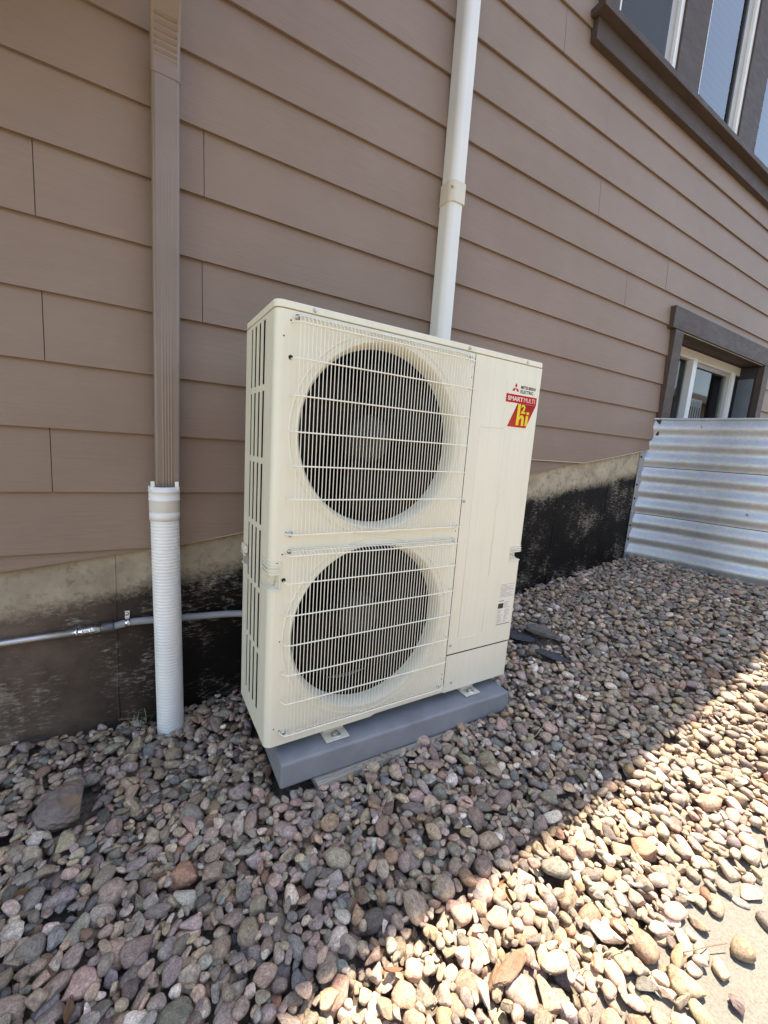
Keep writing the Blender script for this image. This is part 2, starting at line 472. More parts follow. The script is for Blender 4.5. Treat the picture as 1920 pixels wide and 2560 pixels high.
bed = grid_mesh('gravel_bed', lin(-6, 9, 130), lin(-0.80, 0.60, 24), lambda X, Y: ground_h(X, Y) - 0.05, 'fines')
tag(bed, 'bed of rounded river gravel between the house wall and the concrete walk', kind='structure')

# ------------------------------------------------------------------ house
house = empty('house', (1.5, 0.6, 0.0))
tag(house, 'brown lap-sided house wall on a black tarred concrete foundation', 'house')
HO = Matrix.Translation((-1.5, -0.6, 0.0))
def hp(o):                       # parent to the house keeping world coordinates
    o.parent = house; o.matrix_parent_inverse = HO; return o
LIP = 0.55; EXP = 0.2035; Z0 = 1.166
X0, X1 = -5.0, 9.0
EAVE_Z = 5.2
OPEN = [(3.10, 4.74, 1.0, 2.03), (1.86, 5.2, 3.2, 4.62)]      # window openings x0, x1, z0, z1
def clip(poly, a, b_):           # keep z >= a + b*x
    out = []
    for i in range(len(poly)):
        p, q = poly[i], poly[(i + 1) % len(poly)]
        dp = p[1] - a - b_ * p[0]; dq = q[1] - a - b_ * q[0]
        if dp >= 0: out.append(p)
        if dp * dq < 0:
            t = dp / (dp - dq); out.append((p[0] + t * (q[0] - p[0]), p[1] + t * (q[1] - p[1])))
    return out
CUTR = (0.590, 0.167); CUTL = (0.58, 0.115)
def board(poly, z0, jit=0.0):
    def yf(z): return LIP + jit + 0.0125 * (z - z0) / EXP
    n = len(poly)
    V = [(x, yf(z), z) for x, z in poly] + [(x, yf(z) + 0.008, z) for x, z in poly]
    F = [list(range(n)), list(range(n, 2 * n))[::-1]] + [(i, (i + 1) % n, n + (i + 1) % n, n + i) for i in range(n)]
    o = MB().add(V, F).build('siding_board', 'siding'); hp(o)
rng = random.Random(4)
JOINTS = {3: [-0.10], 1: [-0.105], 2: [-0.556], 0: [-0.553], -2: [-0.552], 9: [1.576], 8: [1.996], 6: [2.022], 4: [2.412], 5: [2.865], 7: [2.845]}
for k in range(-5, 21):
    z0 = Z0 + k * EXP; z1 = z0 + EXP + 0.03
    if z0 > EAVE_Z: break
    z1 = min(z1, EAVE_Z + .02)
    if k in JOINTS: j0 = JOINTS[k][0]
    else: j0 = rng.uniform(-3.2, -1.0)
    js = sorted({X0, X1} | {j0 + 3.66 * i for i in range(-3, 5) if X0 + .1 < j0 + 3.66 * i < X1 - .1})
    for a, b_ in zip(js, js[1:]):
        jit = rng.uniform(-0.0008, 0.0008)
        pcs = [(a + 0.0011, b_ - 0.0011, z0, z1)]
        for (w0, w1, q0, q1) in OPEN:
            nxt = []
            for (p0, p1, s0, s1) in pcs:
                if p1 <= w0 or p0 >= w1 or s1 <= q0 or s0 >= q1: nxt.append((p0, p1, s0, s1)); continue
                if p0 < w0: nxt.append((p0, w0, s0, s1))
                if p1 > w1: nxt.append((w1, p1, s0, s1))
                m0, m1 = max(p0, w0), min(p1, w1)
                if s0 < q0 - .01: nxt.append((m0, m1, s0, q0))
                if s1 > q1 + .01 and s0 < q1: nxt.append((m0, m1, max(q1, s0), s1))
            pcs = nxt
        for (p0, p1, s0, s1) in pcs:
            if p1 - p0 < 0.003: continue
            segs = [(p0, p1, CUTR)] if p0 >= -0.20 else ([(p0, p1, CUTL)] if p1 <= -0.20 else [(p0, -0.20, CUTL), (-0.20, p1, CUTR)])
            if s0 > 0.60: segs = [(p0, p1, CUTR)]
            for (e0, e1, cut) in segs:
                a_, b2 = cut
                poly = [(e0, s0), (e1, s0), (e1, s1), (e0, s1)]
                if s0 < 1.6 and e0 < 3.1: poly = clip(poly, a_, b2)
                if s0 < 1.2 and e0 > 4: pass
                if len(poly) >= 3: board(poly, z0, jit)
# sheathing behind the boards, trimmed at the openings
sh = MB()
sh.box(X0, OPEN[0][0] - .02, .572, .60, 1.1, OPEN[1][2]); sh.box(X0, OPEN[1][0] - .03, .572, .60, OPEN[1][2], EAVE_Z)
sh.box(OPEN[0][1] + .02, X1, .572, .60, 1.1, OPEN[1][2])
sh.box(OPEN[0][0] - .02, OPEN[0][1] + .02, .572, .60, OPEN[0][3], OPEN[1][2])
sh.box(OPEN[1][0] - .03, X1, .572, .60, OPEN[1][3], EAVE_Z)
sh.box(OPEN[1][1], X1, .572, .60, OPEN[1][2], OPEN[1][3])
sh.v = [v for v in sh.v]
hp(sh.build('wall_sheathing', 'room'))
# thin caulked drip edge under the last course
for (xa, xb, (a_, b2)) in ((-0.18, 3.02, CUTR),):
    hp(MB().tube([(xa, .556, a_ + b2 * xa - .002), (.6, .556, a_ + b2 * .6 - .003), (1.0, .556, a_ + b2 * 1.0 - .002)], 0.0022, 6).build('caulk_bead', 'seal_white'))
hp(MB().tube([(1.1, .5505, .961), (1.7, .5505, .9615), (2.22, .5505, .961), (2.6, .556, 1.02), (3.0, .556, 1.09)], 0.0022, 6).build('caulk_bead', 'seal_white'))
# foundation wall: sloping top tucked behind the siding, opening behind the window well
fd = MB()
def fnd(x0, x1, zb):
    zt = lambda x: min(1.3, 0.70 + 0.168 * x)
    fd.prism([(x0, zb), (x1, zb), (x1, zt(x1)), (x0, zt(x0))], .577, .80)
fnd(X0, 3.16, -1.2)
fd.box(3.16, 4.70, .577, .80, -1.2, 1.0)
fnd(4.70, X1, -1.2)
hp(fd.build('foundation_wall', 'foundation'))
for x in (-0.393, 2.03, 2.586, -1.6):
    zt = 0.59 + 0.167 * x
    pts = []
    for i in range(15):
        z = -0.2 + (zt + .1 + .2) * i / 14
        pts.append((x + rng.uniform(-.0015, .0015), .578, z))
    hp(MB().tube(pts, 0.0042, 6).build('form_seam', 'foundation'))
# eave, roof, added unseen bay that darkens the wall's upper left
EY = 0.135
hp(box('soffit', 'soffit', None, X0 - .4, X1 + .4, EY + .02, .60, EAVE_Z, EAVE_Z + .012))
hp(box('fascia', 'trim_brown', None, X0 - .4, X1 + .4, EY, EY + .02, EAVE_Z - .02, EAVE_Z + .18))
hp(MB().prism([(X0 - .5, 0)] * 1 + [(X1 + .5, 0), (X1 + .5, .03), (X0 - .5, .03)], 0, 1).build('ridge_cap', 'roof')).location = (0, 5.0, 7.6)
rf = MB().add([(X0 - .5, EY - .03, EAVE_Z + .17), (X1 + .5, EY - .03, EAVE_Z + .17), (X1 + .5, 5.6, EAVE_Z + 2.4), (X0 - .5, 5.6, EAVE_Z + 2.4),
               (X0 - .5, EY - .03, EAVE_Z + .20), (X1 + .5, EY - .03, EAVE_Z + .20), (X1 + .5, 5.6, EAVE_Z + 2.43), (X0 - .5, 5.6, EAVE_Z + 2.43)],
              [(0, 1, 2, 3), (4, 5, 6, 7), (0, 1, 5, 4), (2, 3, 7, 6), (0, 3, 7, 4), (1, 2, 6, 5)])
rf.add([(X0 - .5, 5.6, EAVE_Z + 2.42), (X1 + .5, 5.6, EAVE_Z + 2.42), (X1 + .5, 11, EAVE_Z + .2), (X0 - .5, 11, EAVE_Z + .2)], [(0, 1, 2, 3)])
hp(rf.build('roof', 'roof'))
en = MB()
for x in (X0, X1): en.add([(x, .6, -1), (x, 10.5, -1), (x, 10.5, 5.3), (x, 5.6, 7.5), (x, .6, 5.3)], [(0, 1, 2, 3, 4)])
en.add([(X0, 10.5, -1), (X1, 10.5, -1), (X1, 10.5, 5.3), (X0, 10.5, 5.3)], [(0, 1, 2, 3)])
hp(en.build('outer_wall', 'siding'))
hp(box('shade_bay', 'soffit', None, -4.5, -0.32, -0.32, .545, 2.38, 5.19))  # unseen bay block, sized to shade the siding left of the downspout

# basement window in its deep recess
def trimb(name, *a, mat='trim_brown', par=None, bev=0.002):
    o = box(name, mat, None, *a, bev=bev)
    return o
bw = trimb('window', 3.16, 4.70, .70, .76, 1.88, 1.955, mat='vinyl'); hp(bw)
def sub(o, par):                 # sub-part of a house part
    o.parent = par; return o
sub(box('frame_rail', 'vinyl', None, 3.16, 4.585, .70, .76, 0.98, 1.03), bw)
sub(box('frame_stile', 'vinyl', None, 3.16, 3.20, .705, .755, 1.03, 1.88), bw)
sub(box('frame_stile', 'vinyl', None, 3.745, 3.815, .69, .755, 1.03, 1.90, .003), bw)
sub(box('frame_stile', 'vinyl', None, 4.53, 4.585, .69, .755, 1.03, 1.90, .003), bw)
sub(box('frame_stile', 'sash_grey', None, 4.46, 4.53, .715, .75, 1.03, 1.88), bw)
sub(box('frame_rail', 'sash_grey', None, 3.815, 4.46, .715, .75, 1.845, 1.88), bw)
sub(box('pane', 'glass_clear', None, 3.815, 4.46, .732, .736, 1.03, 1.845), bw)
sub(box('pane', 'glass_clear', None, 3.20, 3.745, .742, .746, 1.03, 1.88), bw)
sub(box('frame_filler', 'trim_dark', None, 4.586, 4.70, .72, .77, 0.98, 1.88), bw)
hp(trimb('window_head', 2.985, 4.86, .52, .575, 1.96, 2.107))
hp(trimb('window_casing', 3.035, 3.155, .522, .574, 1.20, 1.958))
hp(trimb('window_casing', 4.705, 4.82, .522, .574, 1.20, 1.958))
hp(box('recess_lining', 'trim_brown', None, 3.10, 4.76, .576, .78, 1.962, 1.985))
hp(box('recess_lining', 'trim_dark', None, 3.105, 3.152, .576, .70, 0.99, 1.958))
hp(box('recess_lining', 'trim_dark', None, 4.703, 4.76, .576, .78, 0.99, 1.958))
hp(MB().tube([(3.17, .535, 1.957), (4.69, .535, 1.957)], .0025, 6).build('caulk_bead', 'seal_white'))
# room behind (dark, walls and floor), open to both windows' panes
rm = MB()
rm.add([(2.6, .80, .3), (5.4, .80, .3), (5.4, 3.2, .3), (2.6, 3.2, .3), (2.6, .80, 2.5), (5.4, .80, 2.5), (5.4, 3.2, 2.5), (2.6, 3.2, 2.5)],
       [(0, 1, 2, 3), (4, 5, 6, 7), (2, 3, 7, 6), (0, 3, 7, 4), (1, 2, 6, 5)])
hp(rm.build('basement_room', 'room'))
sheet = tag(MB().add([(4.66, .575, 1.0), (4.685, .70, 1.0), (4.685, .70, 1.845), (4.66, .575, 1.84), (4.664, .574, 1.0), (4.689, .699, 1.0), (4.689, .699, 1.845), (4.664, .574, 1.84)],
       [(0, 1, 2, 3), (4, 5, 6, 7), (0, 1, 5, 4), (2, 3, 7, 6), (0, 3, 7, 4), (1, 2, 6, 5)]).build('metal_sheet', 'sheet_grey'),
       'flat blue-grey sheet leaning in the recess of the basement window', 'sheet')
# white slotted register behind the pane
rg = empty('slotted_register', (4.08, .775, 1.0)); tag(rg, 'white slotted register standing behind the basement window pane', 'register')
def off(o, par):
    o.parent = par; o.matrix_parent_inverse = Matrix.Translation(-par.location); return o
q = MB().box(3.96, 4.21, .768, .785, 1.0, 1.60); off(q.build('face', 'vinyl', None, .004), rg)
for i in range(5): off(box('slot', 'trim_dark', None, 3.99 + i * .044, 4.002 + i * .044, .7645, .767, 1.05, 1.53), rg)

# upper windows: trim, ledge, white frames, panes, blinds
WIN = [(1.93, 2.545), (2.82, 3.44), (3.72, 4.33)]
WZ0, WZ1 = 3.325, 4.55
hp(trimb('window_apron', 1.772, 5.3, .52, .56, 3.135, 3.236, bev=.003))
hp(trimb('window_ledge', 1.745, 5.35, .472, .57, 3.238, 3.272, bev=.003))
hp(trimb('window_rail', 1.80, 5.25, .522, .60, 3.274, WZ0))
hp(trimb('window_rail', 1.80, 5.25, .522, .60, WZ1, WZ1 + .12))
for a, b_ in ((1.80, 1.93), (2.545, 2.82), (3.44, 3.72), (4.33, 5.25)):
    hp(trimb('window_mullion', a, b_, .523, .60, WZ0 + .001, WZ1 - .001))
for i, (a, b_) in enumerate(WIN):
    w = hp(box('window', 'vinyl', None, a, a + .03, .536, .60, WZ0, WZ1, .002))
    sub(box('frame_stile', 'vinyl', None, b_ - .034, b_, .536, .60, WZ0, WZ1, .002), w)
    sub(box('frame_rail', 'vinyl', None, a + .031, b_ - .035, .537, .60, WZ0, WZ0 + .006), w)
    sub(box('frame_rail', 'vinyl', None, a + .031, b_ - .035, .537, .60, WZ1 - .03, WZ1), w)
    sub(box('sash_stile', 'sash_grey', None, b_ - .10, b_ - .035, .556, .584, WZ0 + .007, WZ1 - .031, .002), w)
    sub(box('sash_gasket', 'trim_dark', None, b_ - .116, b_ - .1005, .560, .584, WZ0 + .007, WZ1 - .031), w)
    sub(box('sash_stile', 'sash_grey', None, a + .031, a + .06, .560, .588, WZ0 + .007, WZ1 - .031, .002), w)
    sub(box('sash_rail', 'sash_grey', None, a + .061, b_ - .117, .562, .584, WZ0 + .007, WZ0 + .026, .002), w)
    sub(box('pane', 'glass', None, a + .058, b_ - .114, .572, .576, WZ0 + .02, WZ1 - .03), w)
    if i == 0:
        sub(box('insect_screen', 'screen', None, a + .031, b_ - .101, .552, .553, WZ0 + .007, WZ1 - .03), w)
    bl = MB()
    z = WZ0 + .02
    while z < WZ1 - .03:
        bl.add([(a + .035, .605, z), (b_ - .05, .605, z), (b_ - .05, .635, z + .034), (a + .035, .635, z + .034)], [(0, 1, 2, 3)])
        bl.box(a + .035, b_ - .05, .603, .606, z - .003, z + .001); z += .048
    sub(bl.build('blind', 'blind'), w)
ur = MB().add([(1.7, .64, 3.0), (5.4, .64, 3.0), (5.4, 2.5, 3.0), (1.7, 2.5, 3.0), (1.7, .64, 4.9), (5.4, .64, 4.9), (5.4, 2.5, 4.9), (1.7, 2.5, 4.9)],
       [(0, 1, 2, 3), (4, 5, 6, 7), (2, 3, 7, 6), (0, 3, 7, 4), (1, 2, 6, 5)])
hp(ur.build('upper_room', 'dark_inside'))

# ------------------------------------------------------------------ house across the side yard (seen mirrored in the panes)
nb_ = empty('neighbour_house', (8, -9, 0)); tag(nb_, 'tan neighbouring house mirrored faintly in the basement window pane', 'house')
o = box('wall', 'siding', None, -8, 70, -16, -9, -.5, 4.6); o.parent = nb_; o.matrix_parent_inverse = Matrix.Translation((-8, 9, 0))
o = MB().add([(-8.5, -8.5, 4.5), (70.5, -8.5, 4.5), (70.5, -12.5, 6.3), (-8.5, -12.5, 6.3), (70.5, -16.5, 4.5), (-8.5, -16.5, 4.5)], [(0, 1, 2, 3), (3, 2, 4, 5), (0, 3, 5), (1, 4, 2), (0, 5, 4, 1)]).build('roof', 'roof')
o.parent = nb_; o.matrix_parent_inverse = Matrix.Translation((-8, 9, 0))

# ------------------------------------------------------------------ heat pump
hpmp = empty('heat_pump', (0, 0, 0))
tag(hpmp, 'tall ivory outdoor heat pump unit with two stacked round fans', 'heat pump')
RC = 0.022
def corner_path(y_end, x_end, r):          # arc-length map from the left side round to the front
    L1 = y_end - r; A = math.pi * r / 2; L2 = x_end - r
    def f(s):
        if s < L1: return Vector((0, y_end - s)), Vector((1, 0))
        if s < L1 + A:
            t = (s - L1) / r
            return Vector((r - r * math.cos(t), r - r * math.sin(t))), Vector((math.cos(t), math.sin(t)))
        return Vector((r + s - L1 - A, 0)), Vector((0, 1))
    return f, L1, A, L1 + A + L2
def sheet_cdt(name, mp, outline, holes_poly, holes_circ, vlines, arc, mat, parent):
    pts = []; edges = []
    def loop(ps):
        o = len(pts); pts.extend(ps); n = len(ps)
        edges.extend([(o + i, o + (i + 1) % n) for i in range(n)])
    loop(outline)
    for h in holes_poly: loop(h)
    for (c, z, r) in holes_circ: loop([(c + r * math.cos(2 * math.pi * i / 72), z + r * math.sin(2 * math.pi * i / 72)) for i in range(72)])
    zlo = min(p[1] for p in outline); zhi = max(p[1] for p in outline)
    for s in vlines:
        o = len(pts); pts.extend([(s, zlo), (s, zhi)]); edges.append((o, o + 1))
    vo, eo, fo, *_ = delaunay_2d_cdt([Vector(p) for p in pts], edges, [], 1, 1e-6)
    F = []; sm = []
    for f in fo:
        cxy = sum((vo[i] for i in f), Vector((0, 0))) / len(f)
        bad = any(min(p[0] for p in h) < cxy.x < max(p[0] for p in h) and min(p[1] for p in h) < cxy.y < max(p[1] for p in h) for h in holes_poly)
        bad = bad or any((cxy.x - c) ** 2 + (cxy.y - z) ** 2 < r * r for c, z, r in holes_circ)
        if not bad:
            F.append(list(f)); sm.append(arc[0] < cxy.x < arc[1])
    V = []
    for p in vo:
        q_, n_ = mp(p.x); V.append((q_.x, q_.y, p.y))
    me = bpy.data.meshes.new(name); me.from_pydata(V, [], F); me.polygons.foreach_set('use_smooth', sm)
    return link(name, me, mat, parent)
def handle(mp, s0, s1, z0, z1, ztop, parent, depth=0.024, n=16):
    S = [s0 + (s1 - s0) * i / n for i in range(n + 1)]
    PO = [mp(s) for s in S]
    b_ = MB()
    def pt(i, z, dd): p, nn = PO[i]; w = p + nn * dd; return (w.x, w.y, z)
    # rows: lower lip, sloped floor, back, ceiling
    rows = [(z0, 0.0), (z0 + .004, depth * .55), (z0 + .014, depth), (z1 - .006, depth), (z1, depth * .9), (z1, 0.0)]
    V = [pt(i, z, dd) for z, dd in rows for i in range(n + 1)]
    F = [(r * (n + 1) + i, r * (n + 1) + i + 1, (r + 1) * (n + 1) + i + 1, (r + 1) * (n + 1) + i) for r in range(len(rows) - 1) for i in range(n)]
    b_.add(V, F, True)
    for i in (0, n): b_.add([pt(i, z, dd) for z, dd in rows], [list(range(len(rows)))])
    h = b_.build('handle', 'ivory', parent)
    # ribs over the pocket and the raised rim
    for z in (z1 + .003, z1 + (ztop - z1) * .38, z1 + (ztop - z1) * .64):
        MB().tube([pt(i, z, -.0022) for i in range(n + 1)], .0028, 6).build('handle_rib', 'ivory', h)
    rim = [pt(0, z0, -.001)] + [pt(i, z0 - .002, -.001) for i in range(n + 1)] + [pt(n, z0 + (ztop - z0) * t, -.001) for t in (.25, .5, .75, .93)] + [pt(i, ztop, -.001) for i in range(n, -1, -1)]
    MB().tube(rim, .0024, 6).build('handle_rim', 'ivory', h)
    return h
FANX, FANZ = 0.354, (1.0, 0.377)
mp, L1, A, LT = corner_path(0.085, 0.6955, RC)
fs = lambda x: L1 + A + x - RC             # front x -> arc length
HZ0, HZ1, HZT = 0.545, 0.588, 0.628
zb = 0.034
outline = [(0, zb), (fs(0.37), zb), (fs(0.40), zb + .010), (fs(0.6955), zb + .010), (fs(0.6955), 1.3165), (0, 1.3165)]
notch = [(0.012, HZ0), (fs(0.031), HZ0), (fs(0.031), HZ1), (0.012, HZ1)]
vl = [L1 + A * i / 8 for i in range(9)]
fp = sheet_cdt('front_panel', mp, outline, [notch], [(fs(FANX), FANZ[0], .292), (fs(FANX), FANZ[1], .292)], vl, (L1, L1 + A), 'ivory', hpmp)
handle(mp, 0.012, fs(0.031), HZ0, HZ1, HZT, hpmp)
for zc in FANZ:
    MB().lathe([(.2925, 0.0), (.2915, -.002), (.289, -.003), (.286, -.0015), (.282, .005), (.277, .014), (.274, .026), (.273, .036), (.273, .05)], (FANX, 0, zc), 'y', 96).build('fan_bellmouth', 'ivory', fp)
    MB().lathe([(.3125, .0005), (.3115, -.0015), (.309, -.0028), (.3065, -.0015), (.3055, .0005)], (FANX, 0, zc), 'y', 96).build('pressed_ring', 'ivory', fp)
    MB().lathe([(.2735, .05), (.276, .05), (.276, .17)], (FANX, 0, zc), 'y', 64).build('fan_shroud', 'dark_inside', hpmp)
# fans
def fan(zc, ang):
    f = empty('fan', (FANX, .12, zc)); f.parent = hpmp
    def put(o): o.parent = f; return o
    put(MB().lathe([(0.0001, -.045), (.05, -.043), (.072, -.032), (.078, -.01), (.078, .05)], (0, 0, 0), 'y', 40).build('fan_hub', 'fan_hub'))
    for k in range(3):
        b_ = MB(); V = []; nr, na = 9, 10
        for i in range(nr):
            r = .07 + (.255 - .07) * i / (nr - 1)
            sweep = 0.55 * (i / (nr - 1)) ** 1.6
            w = 1.15 + .35 * math.sin(i / (nr - 1) * math.pi * .8)
            for j in range(na):
                t = j / (na - 1)
                a = ang + k * 2 * math.pi / 3 + sweep + (t - .5) * w
                y = -.03 + .085 * t - .012 * math.sin(t * math.pi)
                V.append((r * math.cos(a), y, r * math.sin(a)))
        F = [(i * na + j, i * na + j + 1, (i + 1) * na + j + 1, (i + 1) * na + j) for i in range(nr - 1) for j in range(na - 1)]
        b_.add(V, F, True)
        put(b_.build('fan_blade', 'fan_blade'))
    return f
fan(FANZ[0], .5); fan(FANZ[1], 1.35)
# wire guards
def guard(z_lo, z_hi, hz):
    g = MB()
    n = 54
    for i in range(n):
        x = .058 + (.666 - .058) * i / (n - 1)
        g.tube([(x, -.003, z_hi + .0005), (x, -.016, z_hi - .001), (x, -.025, z_hi - .008), (x, -.028, z_hi - .018), (x, -.028, z_lo + .016), (x, -.025, z_lo + .007), (x, -.014, z_lo)], .00122, 6)
    go = g.build('wire_guard', 'wire', hpmp)
    for z in hz:
        MB().tube([(.043, .004, z), (.044, -.016, z), (.050, -.027, z), (.062, -.0305, z), (.355, -.0312, z), (.660, -.0305, z), (.672, -.026, z), (.677, -.014, z), (.678, .004, z)], .0021, 8).build('cross_wire', 'wire', go)
    for z, yy in ((z_hi + .001, -.004), (z_hi - .001, -.016), (z_lo - .001, -.012)):
        MB().tube([(.060, yy, z), (.664, yy, z)], .0017, 6).build('cross_wire', 'wire', go)
    for (x, z, up) in ((.057, z_hi - .003, 1), (.672, z_hi - .003, 1), (.057, z_lo + .001, -1), (.672, z_lo + .001, -1)):
        s = MB().lathe([(.0085, 0), (.0085, -.0025), (.005, -.003), (.005, -.007), (.001, -.008)], (x, 0, z), 'y', 16).build('screw', 'zinc', go)
        MB().tube([(x + .0082 * math.cos(t), -.004, z + .0082 * math.sin(t)) for t in [math.pi * (1.0 - up * .1 * k) for k in range(0, 13)]], .0016, 6).build('wire_eye', 'wire', s)
guard(.708, 1.304, (1.284, 1.192, 1.096, 1.0, .907, .813, .712))
guard(.075, .662, (.650, .568, .470, .377, .281, .188, .082))
# service panel, lower cover
def right_path(x_start, y_end, r, W=1.05):
    A_ = math.pi * r / 2; L = W - r - x_start
    def f(s):
        if s < L: return Vector((x_start + s, 0)), Vector((0, 1))
        if s < L + A_:
            t = (s - L) / r
            return Vector((W - r + r * math.sin(t), r - r * math.cos(t))), Vector((-math.sin(t), math.cos(t)))
        return Vector((W, r + s - L - A_)), Vector((-1, 0))
    return f, L, A_, L + A_ + y_end - r
mpr, LR, AR, LRT = right_path(.6985, .33, .010)
o2 = [(0, .197), (LRT, .197), (LRT, 1.3165), (0, 1.3165)]
n2_ = [(.285, .552), (LR + AR + .05, .552), (LR + AR + .05, .585), (.285, .585)]
sp_ = sheet_cdt('service_panel', mpr, o2, [n2_], [], [LR + AR * i / 5 for i in range(6)], (LR, LR + AR), 'ivory', hpmp)
handle(mpr, .285, LR + AR + .05, .552, .585, .612, hpmp, depth=.022)
mpl, LL, AL, LLT = right_path(.6985, .33, .010, 1.044)
sheet_cdt('pipe_cover', mpl, [(0, .036), (LLT, .036), (LLT, .192), (0, .192)], [], [], [LL + AL * i / 5 for i in range(6)], (LL, LL + AL), 'ivory', hpmp)
for pts in ([(.752, 0, 1.073), (.874, 0, 1.076)], [(.750, 0, 1.07), (.746, 0, .26)], [(.878, 0, 1.07), (.877, 0, .50)], [(.877, 0, .46), (.873, 0, .262)], [(.746, 0, .252), (.870, 0, .254)]):
    MB().tube([Vector(pts[0]), (Vector(pts[0]) + Vector(pts[1])) / 2, Vector(pts[1])], [.0008, .0019, .0008], 8).build('pressed_bead', 'ivory', sp_)
# seams behind (dark gaps), interior
for a in ((.60, .76, .006, .30, .05, 1.31), ):
    box('partition', 'dark_inside', hpmp, .685, .700, .012, .30, .05, 1.31)
box('service_back', 'dark_inside', hpmp, .7005, 1.036, .03, .32, .05, 1.31)
box('coil', 'dark_inside', hpmp, .035, .684, .27, .325, .05, 1.315)
box('coil', 'dark_inside', hpmp, .012, .034, .088, .325, .05, 1.315)
box('base_pan', 'ivory', hpmp, .012, 1.04, .012, .326, .030, .046)
box('back_panel', 'ivory', hpmp, .002, 1.048, .327, .330, .034, 1.316)
# top cover with rounded corners
def rrect(x0, x1, y0, y1, r, n=6):
    P = []
    for cx_, cy_, a0 in ((x1 - r, y1 - r, 0), (x0 + r, y1 - r, 90), (x0 + r, y0 + r, 180), (x1 - r, y0 + r, 270)):
        for i in range(n + 1):
            t = R(a0 + 90 * i / n); P.append((cx_ + r * math.cos(t), cy_ + r * math.sin(t)))
    return P
def slab(poly, z0, z1):
    n = len(poly)
    return MB().add([(x, y, z0) for x, y in poly] + [(x, y, z1) for x, y in poly],
                    [list(range(n)), list(range(n, 2 * n))] + [(i, (i + 1) % n, n + (i + 1) % n, n + i) for i in range(n)])
tc = slab(rrect(-.0025, 1.0525, -.0025, .334, RC), 1.3185, 1.338).build('top_cover', 'ivory', hpmp, .003, 3)
for x in (.105, .665, .955): MB().lathe([(.006, 0), (.006, -.002), (.0045, -.0045), (.0005, -.005)], (x, -.0025, 1.328), 'y', 14).build('screw', 'zinc', tc)
for x, z in ((.7085, .80), (.712, .235), (.735, .075)): MB().lathe([(.006, 0), (.006, -.002), (.0045, -.0045), (.0005, -.005)], (x, 0, z), 'y', 14).build('screw', 'zinc', sp_)
hl = MB()
for x, z in ((.040, 1.29), (.022, 1.248), (.045, .714), (.036, .650), (.022, .625), (.026, .095), (.043, .085), (.036, .381), (.690, 1.27), (.688, 1.235), (.682, .69), (.683, .66), (.684, .12), (.684, .10)):
    hl.disc((x, -.0006, z), .0023, n=10)
hl.build('pilot_holes', 'hole', hpmp)
for zc, zz in ((1.0, 1.196), (.377, .572)):
    MB().lathe([(.0065, .0), (.0065, -.0005), (.0005, -.0006)], (.0425, 0, zz), 'y', 12).build('guard_slot', 'hole', fp)
# slotted left side
side = empty('side_panel'); side.parent = hpmp
ys = [.109, .156, .204, .251]
rows = [(.108, .300), (.318, .502), (.518, .700), (.717, .902), (.920, 1.112), (1.130, 1.306)]
box('side_edge', 'ivory', side, .0, .0012, .0865, .100, .034, 1.3165)
box('side_edge', 'ivory', side, .0, .0012, .260, .327, .034, 1.3165)
for a, b_ in ((.119, .146), (.166, .194), (.214, .241)):
    MB().box(-.0008, .0006, a, b_, .10, 1.312).build('slat', 'ivory', side)
prev = .034
for i, (a, b_) in enumerate(rows + [(1.3165, 0)]):
    MB().box(-.0004 if i in (0, 6) else -.0002, .0004, .1005, .2595, prev, a).build('cross_bar', 'ivory', side); prev = b_
# rear grip on the side
gp = MB().box(-.010, .0, .252, .312, .590, .616).build('handle', 'ivory', hpmp, .003)
MB().box(-.0015, .0, .250, .314, .548, .589).build('pocket_shade', 'sash_grey', gp)  # flat grey plate; the pocket's shade is put into its colour
for z in (.585, .594, .603): MB().tube([(-.0105, .252, z), (-.0105, .312, z)], .0025, 6).build('handle_rib', 'ivory', gp)
box('handle_rim', 'ivory', gp, -.009, .0, .252, .312, .545, .551, .002)
# feet brackets and bolts
for x0, x1 in ((.198, .282), (.806, .882)):
    ft = box('foot_bracket', 'cover_cream', hpmp, x0, x1, -.022, .34, .002, .006, .001)
    box('foot_channel', 'cover_cream', ft, x0 + .006, x1 - .006, .02, .34, .006, .0295)
    xm = (x0 + x1) / 2
    MB().lathe([(.0165, .006), (.0165, .0085), (.007, .0085)], (xm, .0, 0), 'z', 24).build('washer', 'zinc', ft)
    MB().lathe([(.0095, .0085), (.0095, .0155), (.0055, .0165), (.0055, .022), (.0005, .0225)], (xm, .0, 0), 'z', 6, False).build('bolt', 'zinc', ft)
# stickers
Yk = -.0006
st = MB().prism([(.862, 1.079), (1.0365, 1.079), (1.0365, 1.257), (.862, 1.257)], -.0002, -.0004).build('maker_sticker', 'ivory', hpmp)
MB().prism([(.864, 1.174), (1.032, 1.174), (1.032, 1.2045), (.864, 1.2045)], -.0005, Yk).build('sticker_band', 'ink_red', st)
MB().prism([(.885, 1.085), (.987, 1.085), (1.031, 1.1735), (.929, 1.1735)], -.0005, Yk).build('sticker_flash', 'flash_print', st)
def dia(cx_, cz_, ang, l=.0205, w=.0118):
    c_, s_ = math.cos(R(ang)), math.sin(R(ang))
    P = [(0, 0), (w / 2 * 1.0, l / 2), (0, l), (-w / 2, l / 2)]
    return [(cx_ + x * c_ - y * s_, cz_ + x * s_ + y * c_) for x, y in P]
for ang in (0, 120, 240):
    MB().prism(dia(.9105, 1.2265, ang), -.0005, Yk).build('sticker_emblem', 'ink_red', st)
Yt = -.0009
text('MITSUBISHI', .0118, .9370, 1.0185, 1.2285, Yt, 'ink', st, bold=.0005)
text('ELECTRIC', .0118, .9365, 1.0085, 1.2125, Yt, 'ink', st, bold=.0005)
text('SMART', .0160, .8735, .9555, 1.1812, Yt, 'ink_white', st, bold=.0006)
